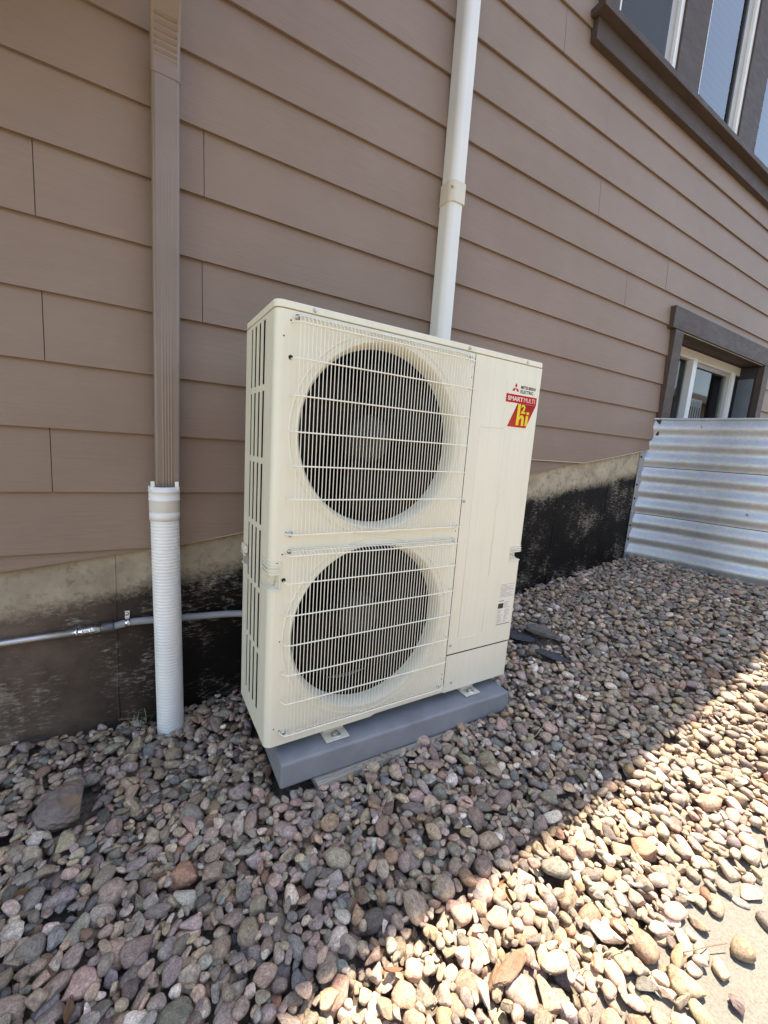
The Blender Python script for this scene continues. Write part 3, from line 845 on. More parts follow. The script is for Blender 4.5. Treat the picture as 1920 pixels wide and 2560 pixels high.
text('MULTI', .0160, .9605, 1.0215, 1.1812, Yt, 'ink_white', st, bold=-.0001)
lt = MB()
lt.prism([(.930, 1.093), (.9445, 1.093), (.9475, 1.1725), (.933, 1.1725)], Yk, Yt)
arch = [(.945 + .0135 + .0135 * math.cos(t), 1.117 + .0155 * math.sin(t)) for t in np.linspace(math.pi, 0, 10)]
inn = [(.945 + .0080 + .0040 * math.cos(t), 1.115 + .007 * math.sin(t)) for t in np.linspace(0, math.pi, 8)]
lt.prism([(x, z) for x, z in arch] + [(.972, 1.093), (.959, 1.093)] + [(x + .002, z) for x, z in inn], Yk, Yt + .00005)
lt.prism([(.9795, 1.094), (.9925, 1.094), (.9955, 1.132), (.9825, 1.132)], Yk, Yt)
lt.prism([(.9830, 1.1365), (.9965, 1.1365), (.9985, 1.1465), (.985, 1.1465)], Yk, Yt)
lt.build('lettering', 'ink_yellow', st)
text('2', .0335, .9510, .9760, 1.1385, Yt, 'ink_yellow', st, bold=.0016)
rl = MB().prism([(.9485, .270), (1.0335, .270), (1.0365, .389), (.9515, .389)], -.0004, -.0006).build('rating_label', 'label_white', hpmp)
MB().prism([(.953, .391), (1.037, .391), (1.038, .457), (.954, .457)], -.0004, -.0006).build('label_sheet', 'label_white', rl)
pr = MB(); r2 = random.Random(8)
def pline(x0, x1, z, h=.0011):
    x = x0
    while x < x1:
        w = r2.uniform(.003, .011); pr.prism([(x, z), (min(x + w, x1), z), (min(x + w, x1), z + h), (x, z + h)], -.0007, -.0008); x += w + .0013
for i in range(11):
    pline(.957, (1.033, .99, 1.031, 1.02, 1.033)[i % 5], .4505 - i * .0053)
for i in range(5): pline(.986, r2.uniform(1.0, 1.030), .372 - i * .0058)
for i in range(11): 
    pline(.953, r2.uniform(.966, .985), .340 - i * .0055); pline(.992, r2.uniform(1.0, 1.028), .340 - i * .0055)
pr.prism([(.951, .348), (.981, .348), (.982, .370), (.952, .370)], -.0007, -.0008)
pr.prism([(.952, .276), (1.029, .276), (1.029, .2785), (.952, .2785)], -.0007, -.0008)
pr.prism([(.956, .3775), (.962, .3775), (.959, .3835)], -.0007, -.0008)
pline(.964, .982, .3785, .003)
pr.build('label_print', 'ink', rl)

# ------------------------------------------------------------------ pad and wood under it
pad = MB()
P0 = [(-.484, -.02), (.484, -.02), (.484, .42), (-.484, .42)]
pad.add([(x * 1.008, y - (.006 if y < 0 else -.006), -.082) for x, y in P0] + [(x, y, 0) for x, y in P0], [(0, 1, 2, 3), (4, 5, 6, 7), (0, 1, 5, 4), (1, 2, 6, 5), (2, 3, 7, 6), (3, 0, 4, 7)])
po = pad.build('equipment_pad', 'pad_grey', None, .009, 3)
po.location = (.524, -.036, 0); po.rotation_euler = (0, 0, R(-1.2))
tag(po, 'blue-grey composite pad under the ivory heat pump', 'pad')
wd = MB()
ridge = []
nr = 24
for i in range(nr + 1):
    y = -.062 + .012 * 0 + i * .0045
    ridge.append((y, -.0895 + (.0012 if i % 2 else 0)))
V = []; 
for x in (.0, .86):
    V += [(x, y, z) for y, z in ridge] + [(x, ridge[-1][0], -.112), (x, ridge[0][0], -.112)]
n_ = len(ridge) + 2
wd.add(V, [list(range(n_)), list(range(n_, 2 * n_))] + [(i, (i + 1) % n_, n_ + (i + 1) % n_, n_ + i) for i in range(n_)])
wo = wd.build('wood_board', 'wood')
wo.location = (.148, -.018, .004); wo.rotation_euler = (0, 0, R(1.1))
tag(wo, 'weathered grooved wooden board sticking out below the grey pad', 'board')

# ------------------------------------------------------------------ downspout, drain pipe
ds = empty('downspout', (-.22, .515, .78)); tag(ds, 'brown fluted metal downspout fixed to the siding', 'downspout')
def dsec(w0, w1, d0, d1, flute):           # cross-section, front is d0
    P = []
    r = .009
    front = []
    for i in range(61):
        x = w0 + r + (w1 - w0 - 2 * r) * i / 60; t = i / 60
        rib = flute * (0.0008 * math.cos((t - .5) * 2 * math.pi * 7) - .001) if .21 < t < .79 else 0
        front.append((x, d0 + rib))
    P += front
    for i in range(5): a = R(-90 + 90 * i / 4); P.append((w1 - r + r * math.cos(a), d0 + r + r * math.sin(a)))
    for i in range(5): a = R(0 + 90 * i / 4); P.append((w1 - r + r * math.cos(a), d1 - r + r * math.sin(a)))
    for i in range(5): a = R(90 + 90 * i / 4); P.append((w0 + r + r * math.cos(a), d1 - r + r * math.sin(a)))
    for i in range(5): a = R(180 + 90 * i / 4); P.append((w0 + r + r * math.cos(a), d0 + r + r * math.sin(a)))
    return P
def loft(rings, smooth=True):
    n = len(rings[0]); V = [p for r in rings for p in r]
    F = [(i * n + j, i * n + (j + 1) % n, (i + 1) * n + (j + 1) % n, (i + 1) * n + j) for i in range(len(rings) - 1) for j in range(n)]
    return MB().add(V, F, smooth).add(rings[0], [list(range(n))[::-1]]).add(rings[-1], [list(range(n))])
base = dsec(-.039, .039, -.03, .030, 1)
flat = dsec(-.039, .039, -.03, .030, 0)
def ring(sec, x, y, z): return [(x + a, y + c, z) for a, c in sec]
rings = [ring(base, -.224, .515, .772), ring(base, -.222, .515, 1.30), ring([(a, b_ * 1) for a, b_ in base], -.220, .515, 1.62), ring(flat, -.219, .515, 1.78), ring(flat, -.217, .515, 2.085)]
off(loft(rings).build('pipe_length', 'downspout', None), ds)
# kick-out elbow: crimped front, leaning out
rings = []
ew = dsec(-.0405, .0405, -.0315, .0315, 0)
prof = [(2.04, 0, 0.0), (2.078, 0, 0.0)]
z = 2.08
for k in range(7):
    prof += [(z, .0045, k), (z + .0075, .0, k), (z + .0135, .0, k)]; z += .0145
prof += [(2.20, 0, 7), (2.44, 0, 7), (2.60, 0, 7)]
cy, lastz = .515, 2.08
for (zz, crimp, k) in prof:
    ang = R(34) * (k / 7.0)
    cy -= (zz - lastz) * math.tan(ang) if zz > 2.08 else 0
    lastz = max(zz, 2.08)
    sh_ = math.sin(ang)
    rings.append([(-.217 + a, cy + c_ + (crimp if c_ < -.028 and abs(a) < .030 else 0), zz + (c_ * -sh_ * .6)) for a, c_ in ew])
off(loft(rings, False).build('elbow', 'downspout', None), ds)
off(loft([ring(ew, -.217, cy + .012, 2.585), ring(ew, -.217, cy - 0.02, 2.65), ring(ew, -.217, cy - .02, 5.1)], False).build('pipe_length', 'downspout', None), ds)
for z in (2.72, 1.15):
    if z > 2: off(box('strap', 'downspout', None, -.262, -.172, cy - .055, .19, z, z + .03), ds)

dp = empty('drain_pipe', (-.225, .50, -.16)); tag(dp, 'white corrugated plastic drain pipe standing in the gravel below the brown downspout', 'pipe')
prof = []
z = -.24; 
def px(z): t = (z + .2) / .98; return -.2235 - .012 * t, .492 + .012 * t
RG = MB(); V = []; n = 40
zs = []
k = 0
while z < .70:
    for dz, r in ((0, .0446), (.0022, .0458), (.0058, .0462), (.0082, .0457), (.0098, .0446)):
        zs.append((z + dz, r))
    z += .0118
for zz, r in zs:
    x_, y_ = px(zz)
    V += [(x_ + r * math.cos(2 * math.pi * j / n), y_ + r * math.sin(2 * math.pi * j / n), zz) for j in range(n)]
RG.add(V, [(i * n + j, i * n + (j + 1) % n, (i + 1) * n + (j + 1) % n, (i + 1) * n + j) for i in range(len(zs) - 1) for j in range(n)], True)
off(RG.build('corrugated_tube', 'white_pvc', None), dp)
x_, y_ = px(.73)
ad = MB().lathe([(.0470, .668), (.0482, .668), (.0482, .694), (.0470, .695), (.0470, .698), (.0484, .699), (.0486, .738), (.0500, .739), (.0500, .742), (.0488, .743), (.0490, .768), (.0505, .769), (.0505, .772), (.0496, .773), (.0500, .787), (.0475, .787), (.0465, .76), (.0001, .755)], (x_, y_, 0), 'z', 48)
ao = off(ad.build('adapter', 'white_pvc', None), dp)
for sx in (-1, 1):
    t = MB().box(x_ + sx * .037 - .006, x_ + sx * .037 + .006, y_ - .033, y_ - .031, .775, .806)
    o = t.build('adapter_tab', 'white_pvc', None, .001); o.parent = ao

# ------------------------------------------------------------------ line-set cover on the wall
lc = empty('line_set_cover', (.93, .51, 1.0)); tag(lc, 'white plastic line-set cover running up the siding behind the heat pump', 'line cover')
def csec(x0, x1, y0, y1, ch):
    P = [(x1, y1), (x0, y1), (x0, y0 + ch)]
    for i in range(1, 6):
        a = R(180 + 90 * i / 6); P.append((x0 + ch + ch * math.cos(a), y0 + ch + ch * math.sin(a)))
    P.append((x0 + ch, y0)); P.append((x1 - ch * .6, y0))
    for i in range(1, 5):
        a = R(270 + 90 * i / 5); P.append((x1 - ch * .6 + ch * .6 * math.cos(a), y0 + ch * .6 + ch * .6 * math.sin(a)))
    P.append((x1, y0 + ch * .6))
    return P
c1 = csec(.888, .962, .472, .549, .028)
off(loft([[(x, y, z) for x, y in c1] for z in (.25, 2.09)], False).build('cover_channel', 'cover_white', None, 0), lc)
off(loft([[(x + .003, y, z) for x, y in c1] for z in (2.13, 5.1)], False).build('cover_channel', 'cover_white', None, 0), lc)
c2 = csec(.884, .970, .466, .5495, .030)
co = off(loft([[(x, y, z) for x, y in c2] for z in (2.062, 2.145)], False).build('cover_coupler', 'cover_cream', None, .002), lc)
sc_ = MB().lathe([(.006, 0), (.006, -.0015), (.0005, -.0016)], (0, 0, 0), 'y', 12).build('screw', 'rust_zinc', None)
sc_.location = (.8925, .4742, 2.115); sc_.rotation_euler = (0, 0, R(-45)); sc_.parent = co

# ------------------------------------------------------------------ electrical conduit along the foundation
ec = empty('electrical_conduit', (-.4, .56, .26)); tag(ec, 'thin metal conduit with grey flexible end passing behind the white drain pipe', 'conduit')
off(MB().tube([(-5, .556, .25), (-.72, .556, .262), (-.50, .556, .2655)], .0118, 16).build('metal_tube', 'emt', None), ec)
cn = off(MB().tube([(-.515, .556, .2655), (-.435, .556, .2668)], .0152, 16).build('coupling', 'chrome', None), ec)
for x in (-.512, -.495, -.472):
    o = MB().tube([(x, .556, .2656), (x + .006, .556, .2657)], .0168, 16).build('coupling_ring', 'chrome', None); o.parent = cn
off(MB().tube([(-.437, .556, .2668), (-.432, .556, .2668), (-.402, .556, .268), (-.398, .556, .268)], [.0165, .0195, .0195, .0165], 12).build('gland_nut', 'connector', None), ec)
path = [(-.425, .556, .268), (-.40, .556, .268), (-.385, .556, .271), (-.36, .556, .276), (-.33, .556, .277), (-.25, .555, .272), (-.15, .553, .266), (-.06, .54, .266), (.0, .52, .270), (.06, .48, .276), (.10, .43, .28), (.13, .36, .28), (.15, .325, .28)]
rr = []
pp = []
from mathutils.geometry import interpolate_bezier
for a, b_ in zip(path, path[1:]):
    L = (Vector(b_) - Vector(a)).length; n = max(2, int(L / .004))
    for i in range(n):
        pp.append(Vector(a).lerp(Vector(b_), i / n)); rr.append(.0128 + (.0006 if len(pp) % 2 else 0))
sm_ = [sum(pp[max(0, i - 6):i + 7], Vector()) / len(pp[max(0, i - 6):i + 7]) for i in range(len(pp))]
off(MB().tube(sm_, rr, 14).build('flexible_tube', 'conduit_grey', None), ec)
sp2 = off(MB().tube([(-.364, .556, .2755), (-.348, .556, .2765)], .0150, 16).build('strap', 'chrome', None), ec)
o = MB().box(-.366, -.349, .567, .5715, .285, .318).build('strap_tab', 'chrome', None, .003); o.parent = sp2
o = MB().lathe([(.006, -.001), (.006, -.005), (.0005, -.006)], (-.3575, .567, .306), 'y', 10).build('screw', 'zinc', None); o.parent = sp2

# ------------------------------------------------------------------ window well
ww = empty('window_well', (3.9, .57, .2)); tag(ww, 'corrugated galvanised steel window well below the basement window', 'window well')
left = [(3.015, .575), (3.045, .52), (3.075, .44), (3.105, .34), (3.13, .22), (3.145, .10), (3.16, 0.0), (3.185, -.12), (3.23, -.25), (3.30, -.37), (3.40, -.47), (3.54, -.54), (3.72, -.575), (3.93, -.585)]
full = left + [(7.86 - x, y) for x, y in left[-2::-1]]
pth = []
for (a, b_) in zip(full, full[1:]):
    for i in range(4): pth.append(Vector(a).lerp(Vector(b_), i / 4))
pth.append(Vector(full[-1]))
pth = [sum(pth[max(0, i - 3):i + 4], Vector((0, 0))) / len(pth[max(0, i - 3):i + 4]) if 3 < i < len(pth) - 4 else pth[i] for i in range(len(pth))]
NRM = []
for i in range(len(pth)):
    t = (pth[min(i + 1, len(pth) - 1)] - pth[max(0, i - 1)]).normalized(); NRM.append(Vector((t.y, -t.x)) * -1)
ctr = Vector((3.93, .3))
NRM = [n_ if (p - ctr).dot(n_) > 0 else -n_ for p, n_ in zip(pth, NRM)]
PIT = .1185
def sheet_w(z_lo, z_hi, dout, name):
    nz = int((z_hi - z_lo) / .0085)
    V = []
    for i, (p, nn) in enumerate(zip(pth, NRM)):
        taper = -.022 * (1.326 - z_lo) if True else 0
        for k in range(nz + 1):
            z = z_lo + (z_hi - z_lo) * k / nz
            ph = (z_hi - z) / PIT * 2 * math.pi
            d_ = .0085 * -math.cos(ph) + dout
            q_ = p + nn * d_
            V.append((q_.x - .055 * max(0, (1.326 - z)), q_.y, z))
    m_ = nz + 1
    F = [(i * m_ + k, (i + 1) * m_ + k, (i + 1) * m_ + k + 1, i * m_ + k + 1) for i in range(len(pth) - 1) for k in range(nz)]
    return off(MB().add(V, F, True).build(name, 'galvanised', None), ww)
tops = [(0.967, 1.318), (0.607, .962), (.247, .602), (-.11, .242)]
for i, (a, b_) in enumerate(tops):
    sheet_w(a, b_, 0.0, 'steel_sheet')
    if i: 
        V = []
        off(MB().tube([(p.x + n_.x * -.011 - .055 * (1.326 - b_), p.y + n_.y * -.011, b_ + .0025) for p, n_ in zip(pth, NRM)], .0028, 6).build('sheet_joint', 'trim_dark', None), ww)
off(MB().tube([(p.x, p.y, 1.322) for p in pth], .0075, 10).build('rolled_rim', 'galvanised', None), ww)
# wall flange with scalloped edge
V = []
zz = np.linspace(-.05, 1.30, 120)
for z in zz:
    xr = 3.02 - .055 * (1.326 - z) + .0125 * math.cos((1.318 - z) / PIT * 2 * math.pi)
    V += [(2.925 - .0 * (1.326 - z), .572, z), (xr, .572, z)]
F = [(2 * i, 2 * i + 1, 2 * i + 3, 2 * i + 2) for i in range(len(zz) - 1)]
fl_ = off(MB().add(V, F).build('wall_flange', 'galvanised', None), ww)
for i in range(9):
    z = .30 + i * .105
    if z > 1.05: continue
    o = MB().lathe([(.008, 0), (.008, -.003), (.004, -.006), (.0005, -.0065)], (2.945, .571, z), 'y', 8).build('bolt' if i % 3 == 0 else 'bolt_slot', 'zinc' if i % 3 == 0 else 'hole', None)
    o.parent = fl_
for (i0, z) in ((14, 1.268), (26, .70)):
    p = pth[i0]; nn = NRM[i0]
    o = MB().lathe([(.008, 0), (.007, -.003), (.0005, -.006)], (0, 0, 0), 'y', 12).build('bolt', 'zinc', None)
    o.location = (p.x + nn.x * .013 - .055 * (1.326 - z), p.y + nn.y * .013, z); o.rotation_euler = (0, 0, math.atan2(-nn.x, -nn.y) * -1)
    off(o, ww)
o = box('rim_clip', 'zinc', None, 3.095, 3.107, .405, .420, 1.300, 1.334, .002); off(o, ww)

# ------------------------------------------------------------------ bigger rocks
def rock(name, mat, label, loc, size, rotz, tilt=(0, 0), seed=1, cuts=7, cat='rock'):
    r = np.random.RandomState(seed)
    bm = bmesh.new(); bmesh.ops.create_icosphere(bm, subdivisions=4, radius=1)
    P = np.array([v.co[:] for v in bm.verts])
    for _ in range(cuts):
        n = r.normal(size=3); n /= np.linalg.norm(n); d = r.uniform(.45, .8)
        t = P @ n; P = P - np.outer(np.clip(t - d, 0, None), n)
    ph = r.uniform(0, 6, 12)
    P *= (1 + .05 * np.sin(P @ r.normal(size=3) * 5 + ph[0]) + .035 * np.sin(P @ r.normal(size=3) * 11 + ph[1]) + .02 * np.sin(P @ r.normal(size=3) * 23 + ph[2]))[:, None]
    P *= np.array(size) / np.abs(P).max(0)
    for v, p in zip(bm.verts, P): v.co = p
    me = bpy.data.meshes.new(name); bm.to_mesh(me); bm.free()
    o = link(name, me, mat); o.location = loc; o.rotation_euler = (R(tilt[0]), R(tilt[1]), rotz)
    return tag(o, label, cat)
def gz(x, y): return float(ground_h(np.array([x]), np.array([y]))[0])
OBST = []
def put_rock(name, mat, label, x, y, dz, size, rotz, tilt=(0, 0), seed=1, cuts=7):
    o = rock(name, mat, label, (x, y, gz(x, y) + dz), size, rotz, tilt, seed, cuts)
    OBST.append((x, y, size[0] * .95, size[1] * .95, rotz, gz(x, y) + dz + size[2] * .75))
    return o
put_rock('rock', 'rock_brown', 'large flat brown rock lying in the shaded gravel near the foundation', -.520, .225, .008, (.080, .074, .036), .25, (4, -6), 8, 5)
put_rock('slate_slab', 'rock_grey', 'rough grey stone slab beside the heat pump, resting on dark slate', 1.50, .155, .026, (.098, .055, .016), -.95, (8, 6), 5)
put_rock('slate_shard', 'rock_slate', 'thin dark slate shard pointing out from under the grey slab', 1.42, .025, .006, (.095, .032, .009), -.95, (4, 8), 9, 9)
put_rock('slate_shard', 'rock_slate', 'dark slate sheet tucked beneath the grey slab beside the heat pump', 1.42, .22, .002, (.11, .07, .010), -.8, (2, 3), 12, 9)

# ------------------------------------------------------------------ gravel: stones dropped one by one onto a height field
rs = np.random.RandomState(11)
CELL = 0.004
GX0, GX1, GY0, GY1 = -1.25, 3.6, -1.06, .585
NXc, NYc = int((GX1 - GX0) / CELL), int((GY1 - GY0) / CELL)
xs_ = GX0 + (np.arange(NXc) + .5) * CELL; ys_ = GY0 + (np.arange(NYc) + .5) * CELL
XX, YY = np.meshgrid(xs_, ys_, indexing='ij')
TGT = ground_h(XX, YY)
HF = np.where(YY < -.80, np.maximum(walk_z(XX), TGT - .05), TGT - .05).astype(np.float32)
HF = np.where(YY < -.80, walk_z(XX), HF)
BIG = 50.0
HF[(YY > .573)] = BIG
# obstacles: pad, pipe, well, rocks
cr, sr = math.cos(R(1.2)), math.sin(R(1.2))
lx = (XX - .524) * cr - (YY + .036) * sr; ly = (XX - .524) * sr + (YY + .036) * cr
HF[(abs(lx) < .49) & (ly > -.028) & (ly < .43)] = BIG
HF[((XX + .2235) ** 2 + (YY - .492) ** 2) < .046 ** 2] = BIG
wl = np.interp(YY, [-.6, -.585, -.54, -.47, -.37, -.25, -.12, 0, .1, .22, .34, .44, .52, .575], [3.93, 3.9, 3.54, 3.40, 3.30, 3.23, 3.185, 3.16, 3.145, 3.13, 3.105, 3.075, 3.045, 3.015])
HF[(XX > wl - .055) & (YY > -.585)] = BIG
for (ox, oy, a, b_, rz, zt) in OBST:
    u = (XX - ox) * math.cos(rz) + (YY - oy) * math.sin(rz); w = -(XX - ox) * math.sin(rz) + (YY - oy) * math.cos(rz)
    msk = (u / a) ** 2 + (w / b_) ** 2 < 1
    HF[msk] = np.maximum(HF[msk], zt)
PAL = np.array([(.27, .235, .20), (.215, .19, .17), (.24, .225, .21), (.20, .19, .185), (.30, .275, .25), (.275, .225, .19), (.33, .255, .225), (.35, .29, .215), (.23, .165, .125), (.165, .17, .175), (.44, .40, .36), (.25, .155, .115), (.135, .125, .12), (.28, .24, .19), (.31, .245, .20), (.52, .49, .45)])
PW = np.array([12, 12, 12, 9, 12, 11, 9, 8, 6, 6, 6, 0.9, 7, 11, 9, 2]); PW /= PW.sum()
def rotm(yaw, tx, ty):
    cy_, sy_ = math.cos(yaw), math.sin(yaw)
    Rz = np.array([[cy_, -sy_, 0], [sy_, cy_, 0], [0, 0, 1]])
    c1_, s1_ = math.cos(tx), math.sin(tx); c2_, s2_ = math.cos(ty), math.sin(ty)
    return Rz @ np.array([[c2_, 0, s2_], [0, 1, 0], [-s2_, 0, c2_]]) @ np.array([[1, 0, 0], [0, c1_, -s1_], [0, s1_, c1_]])
STONES = []
def try_place(x, y, L, ncand, spread):
    a = L / 2; b_ = a * rs.uniform(.48, .95); c_ = b_ * rs.uniform(.5, .85)
    best = None
    for q_ in range(ncand):
        yaw = rs.uniform(0, 2 * math.pi); ts = .30 if rs.rand() < .8 else .8
        Rm = rotm(yaw, rs.normal(0, ts), rs.normal(0, ts * .8))
        px_, py_ = x + rs.uniform(-spread, spread), y + rs.uniform(-spread, spread)
        Q = Rm @ np.diag([1 / a ** 2, 1 / b_ ** 2, 1 / c_ ** 2]) @ Rm.T
        i0 = int((px_ - a - GX0) / CELL); i1 = int((px_ + a - GX0) / CELL) + 1
        j0 = int((py_ - a - GY0) / CELL); j1 = int((py_ + a - GY0) / CELL) + 1
        if i0 < 0 or j0 < 0 or i1 >= NXc or j1 >= NYc: continue
        dx = (xs_[i0:i1] - px_)[:, None]; dy = (ys_[j0:j1] - py_)[None, :]
        Bq = Q[0, 2] * dx + Q[1, 2] * dy
        Cq = Q[0, 0] * dx * dx + 2 * Q[0, 1] * dx * dy + Q[1, 1] * dy * dy - 1
        D = Bq * Bq - Q[2, 2] * Cq
        ins = D > 0
        if not ins.any(): continue
        sq = np.sqrt(np.where(ins, D, 0)); zl = (-Bq - sq) / Q[2, 2]
        Hp = HF[i0:i1, j0:j1]
        big = ins & (Hp > 5)
        nb = int(big.sum())
        if nb > .5 * ins.sum() or Hp[Hp.shape[0] // 2, Hp.shape[1] // 2] > 5: continue
        if nb: ins = ins & ~big
        zr = float(np.where(ins, Hp - zl, -99).max()) - c_ * .28
        ext = math.sqrt((Rm[2, 0] * a) ** 2 + (Rm[2, 1] * b_) ** 2 + (Rm[2, 2] * c_) ** 2)
        score = zr + .55 * ext
        if best is None or score < best[0]:
            best = (score, zr, px_, py_, Rm, i0, i1, j0, j1, ins, (-Bq + sq) / Q[2, 2], ext)
    return best, (a, b_, c_)
def lsize():
    return float(np.clip(rs.lognormal(math.log(.041), .28), .018, .074))
def commit(best, ax):
    _, zr, px_, py_, Rm, i0, i1, j0, j1, ins, zh, ext = best
    Hp = HF[i0:i1, j0:j1]
    Hp[ins] = np.maximum(Hp[ins], zr + zh[ins])
    STONES.append((px_, py_, zr, Rm, ax, ext))
def in_view(x, y):
    d_ = np.array([x, y, gz(x, y)]) - np.array(CAM)
    zc = d_ @ np.array(cf); xc = d_ @ np.array(cx); yc = d_ @ -np.array(cu)
    return zc > .05 and abs(xc / zc * 1035.8) < 1180 and abs(yc / zc * 1035.8) < 1500
NT = 18500
for it in range(NT):
    x = rs.uniform(GX0 + .05, GX1 - .05)
    y = rs.uniform(GY0 + .02, GY1 - .02)
    if y < -.845:
        lim = -.905 + .03 * math.sin(x * 9) + .02 * math.sin(x * 23 + 1)
        if rs.rand() > max(0.0, min(1, (y - lim) / .05)): continue
    if y < GY1 and x > 3.25 and y > -.6: continue
    L = lsize() * (1.0 if x < 1.6 else 1.06)
    best, ax = try_place(x, y, L, 5, .012)
    if best is None: continue
    g_ = gz(best[2], best[3])
    if best[1] + best[11] * .5 > g_ + .012: continue
    commit(best, ax)
# small stones into the low spots that are left
for it in range(2):
    low = np.argwhere((HF < TGT - .022) & (YY > -.84) & (HF < 5))
    rs.shuffle(low)
    for (ci, cj) in low[:4500]:
        if HF[ci, cj] > TGT[ci, cj] - .022: continue
        x, y = xs_[ci], ys_[cj]
        if x > 3.25: continue
        best, ax = try_place(x, y, float(rs.uniform(.016, .034)), 3, .004)
        if best is None: continue
        if best[1] + best[11] * .5 > gz(best[2], best[3]) + .012: continue
        commit(best, ax)
# a few strays on the concrete
for (x, y, L) in ((.60, -.925, .05), (.655, -.915, .045), (.78, -.905, .045), (.86, -.91, .05), (1.0, -.92, .045), (1.15, -.93, .05)):
    best, ax = try_place(x, y, L, 8, .012)
    if best is not None: commit(best, ax)
NS = len(STONES)
# templates
def template(seed, sub_):
    r = np.random.RandomState(seed)
    bm = bmesh.new(); bmesh.ops.create_icosphere(bm, subdivisions=sub_, radius=1)
    bm.verts.ensure_lookup_table()
    P = np.array([v.co[:] for v in bm.verts]); T = np.array([[v.index for v in f.verts] for f in bm.faces]); bm.free()
    e = r.uniform(2.0, 2.7)
    P = P / (np.abs(P) ** e).sum(1)[:, None] ** (1 / e)
    if seed % 3:
        for _ in range(r.randint(4, 11)):
            n = r.normal(size=3); n /= np.linalg.norm(n); d = r.uniform(.42, .82)
            P = P - np.outer(np.clip(P @ n - d, 0, None), n) * .95
    amp = .10 if seed % 3 else .07
    for k in range(4):
        w = r.normal(size=3) * (1.3 + k * .9)
        P = P * (1 + amp / (k + 1) * np.sin(P @ w + r.uniform(0, 6)))[:, None]
    P[:, 0] *= 1 + .18 * r.uniform(-1, 1) * P[:, 1]
    P[:, 1] *= 1 + .30 * r.uniform(-1, 1) * P[:, 0]
    P -= (P.max(0) + P.min(0)) / 2
    P /= np.abs(P).max(0) * .97
    return P, T
NTMP = 30
TLO = [template(s, 2) for s in range(NTMP)]
THI = [template(s, 3) for s in range(NTMP)]
camv = np.array(CAM)
info = []
for i, (x, y, z, Rm, ax, ext) in enumerate(STONES):
    ci = int((x - GX0) / CELL); cj = int((y - GY0) / CELL)
    exposed = HF[ci, cj] - (z + ext * .75) < .004
    dist = np.linalg.norm(np.array([x, y, z]) - camv)
    hid = 0 < x < 1.9 and y > -.03 + max(0, (x - 1.05)) * .9
    vis = in_view(x, y)
    info.append((dist, exposed, vis, ax[0] / dist if (exposed and vis and not hid) else 0))
order = np.argsort([-q_[3] for q_ in info])
single = set(int(i) for i in order[:300])
tint = PAL[rs.choice(len(PAL), NS, p=PW)] * rs.uniform(.8, 1.6, (NS, 1)) * rs.uniform(.93, 1.07, (NS, 3)) * np.array([1.20, 1.03, .90])
shape_id = rs.randint(0, NTMP, NS)
TM = []
for s in range(NTMP):
    me = bpy.data.meshes.new('stone')
    P, T = THI[s]
    me.from_pydata(P.tolist(), [], T.tolist()); me.polygons.foreach_set('use_smooth', [True] * len(T)); me.materials.append(MATS['stone'])
    TM.append(me)
Vs, Ts, Cs, Ls = [], [], [], []
nv = 0
for i, (x, y, z, Rm, ax, ext) in enumerate(STONES):
    if i in single:
        o = bpy.data.objects.new('stone', TM[shape_id[i]]); COL.objects.link(o)
        m4 = Matrix.Identity(4)
        A3 = Rm @ np.diag(ax)
        for r_ in range(3):
            for c_ in range(3): m4[r_][c_] = A3[r_, c_]
        m4.translation = (x, y, z)
        o.matrix_world = m4; o.parent = bed
        o.color = (*[float(min(1, c_)) for c_ in tint[i]], 1)
        continue
    dist, exposed, vis, _ = info[i]
    hi = exposed and vis and dist < 1.75
    P, T = (THI if hi else TLO)[shape_id[i]]
    Q = P * np.array(ax)
    W = Q @ Rm.T + np.array([x, y, z])
    Vs.append(W); Ts.append(T + nv); nv += len(P)
    Cs.append(np.tile(np.append(tint[i], rs.rand()), (len(P), 1)))
    Ls.append(Q + rs.uniform(0, 50, 3))
Vs = np.concatenate(Vs); Ts = np.concatenate(Ts); Cs = np.concatenate(Cs); Ls = np.concatenate(Ls)
me = bpy.data.meshes.new('gravel_stones')
me.vertices.add(len(Vs)); me.vertices.foreach_set('co', Vs.ravel())
me.loops.add(Ts.size); me.loops.foreach_set('vertex_index', Ts.ravel().astype(np.int32))
me.polygons.add(len(Ts)); me.polygons.foreach_set('loop_start', np.arange(len(Ts)) * 3)
me.polygons.foreach_set('use_smooth', np.ones(len(Ts), bool))
me.update(calc_edges=True)
a_ = me.attributes.new('stone_colour', 'FLOAT_COLOR', 'POINT'); a_.data.foreach_set('color', Cs.astype(np.float32).ravel())
a_ = me.attributes.new('stone_local', 'FLOAT_VECTOR', 'POINT'); a_.data.foreach_set('vector', Ls.astype(np.float32).ravel())
gs = link('gravel_stones', me, 'stones', bed); gs['kind'] = 'stuff'
print('stones', NS, 'tris', len(Ts))
def top(x, y):
    ci = int((x - GX0) / CELL); cj = int((y - GY0) / CELL)
    v_ = HF[ci, cj]
    return float(v_) if v_ < 5 else gz(x, y)
def topm(x, y, r=.012): return max(top(x + a, y + b_) for a in (-r, 0, r) for b_ in (-r, 0, r))

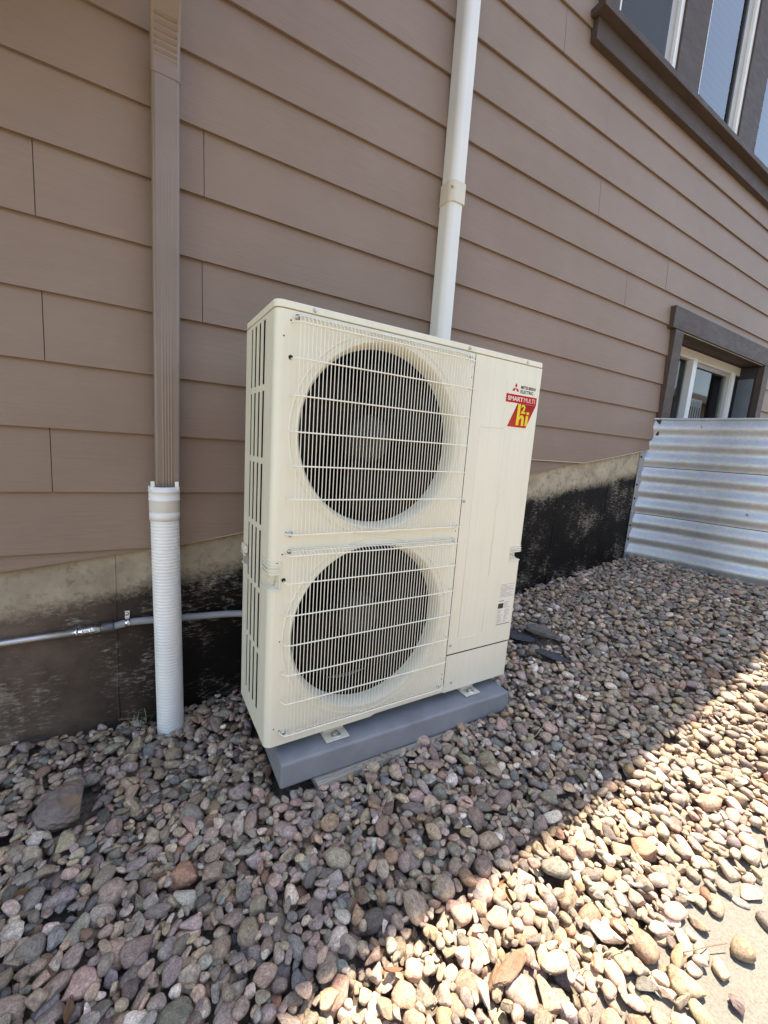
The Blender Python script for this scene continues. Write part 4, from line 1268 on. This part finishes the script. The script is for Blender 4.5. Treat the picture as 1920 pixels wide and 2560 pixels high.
# ------------------------------------------------------------------ odd stones and litter
o = rock('long_stone', 'rock_orange', 'long pointed orange-brown stone lying in the sunlit gravel', (.345, -.690, topm(.345, -.69, .02) + .004), (.060, .017, .013), R(8), (10, 4), 21, 3, 'stone')
o = rock('dark_stone', 'rock_purple', 'small dark purple rock lying alone on the pale concrete', (.735, -.958, float(walk_z(.735)) + .010), (.021, .015, .013), .5, (0, 10), 33, 6, 'stone')
def strand(name, pts, r, mat, label, cat, kids=()):
    o = MB().tube(pts, r, 5).build(name, mat)
    for kp in kids: MB().tube(kp, [r * .8] * (len(kp) - 1) + [r * .3], 5).build('side_shoot', mat, o)
    return tag(o, label, cat)
def over(pts, lift=.004): return [(x, y, topm(x, y, .006) + lift) for x, y in pts]
strand('dry_straw', over([(.895, -.26), (.97, -.245), (1.05, -.225), (1.13, -.205), (1.20, -.175)], .006), .0011, 'straw', 'dry straw-coloured grass stem lying across the shaded gravel beside the pad', 'stem')
strand('twig', over([(.71, -.862), (.755, -.872), (.80, -.882), (.84, -.90)], .005), .0012, 'twig', 'thin reddish twig with fine tips reaching onto the sunlit concrete', 'twig')
strand('twig', over([(.50, -.30), (.545, -.315), (.60, -.34)], .006), .0009, 'twig', 'thin brown twig on the shaded gravel in front of the pad', 'twig')
strand('dry_straw', over([(.47, -.765), (.51, -.76), (.56, -.775), (.60, -.79)], .005), .0009, 'straw', 'pale dry grass stem on the sunlit gravel by the concrete', 'stem')
r3 = random.Random(5)
for i in range(34):
    zone = i % 4
    if zone == 0: x, y = r3.uniform(-.42, -.12), r3.uniform(.47, .555)
    elif zone == 1: x, y = r3.uniform(-.6, .3), r3.uniform(-.35, .35)
    elif zone == 2: x, y = r3.uniform(1.1, 2.4), r3.uniform(-.35, .5)
    else: x, y = r3.uniform(.1, .8), r3.uniform(-.84, -.3)
    if 0 < x < 1.1 and y > -.08: continue
    s = r3.uniform(.010, .022); b_ = MB(); V = []
    for u in range(5):
        t = u / 4; w = math.sin(math.pi * min(.96, t * .9 + .08)) * .38
        for k in (-1, 0, 1): V.append(((t - .5) * 2 * s, k * w * s, s * (.25 * abs(k) + .3 * (t - .5) ** 2)))
    b_.add(V, [(u * 3 + k, u * 3 + k + 1, u * 3 + k + 4, u * 3 + k + 3) for u in range(4) for k in (0, 1)], True)
    o = b_.build('dry_leaf', 'leaf_brown'); o.location = (x, y, topm(x, y, .006) + .001); o.rotation_euler = (r3.uniform(-.5, .5), r3.uniform(-.5, .5), r3.uniform(0, 6.28))
    tag(o, 'small curled dry brown leaf fallen among the gravel stones', 'leaf', 'dry leaves scattered over the gravel')
tf = empty('grass_tuft', (-.33, .535, gz(-.33, .535))); tag(tf, 'small dry grass tuft at the foot of the foundation beside the drain pipe', 'tuft')
for i in range(16):
    x, y = -.33 + r3.uniform(-.03, .03), .545 + r3.uniform(-.02, .012); z = gz(x, y) - .01
    dx, dy = r3.uniform(-.05, .05), r3.uniform(-.04, .01)
    off(MB().tube([(x, y, z), (x + dx * .4, y + dy * .4, z + .045), (x + dx, y + dy, z + r3.uniform(.05, .09))], [.0011, .0009, .0003], 4).build('blade', 'straw' if i % 3 else 'green_blade', None), tf)
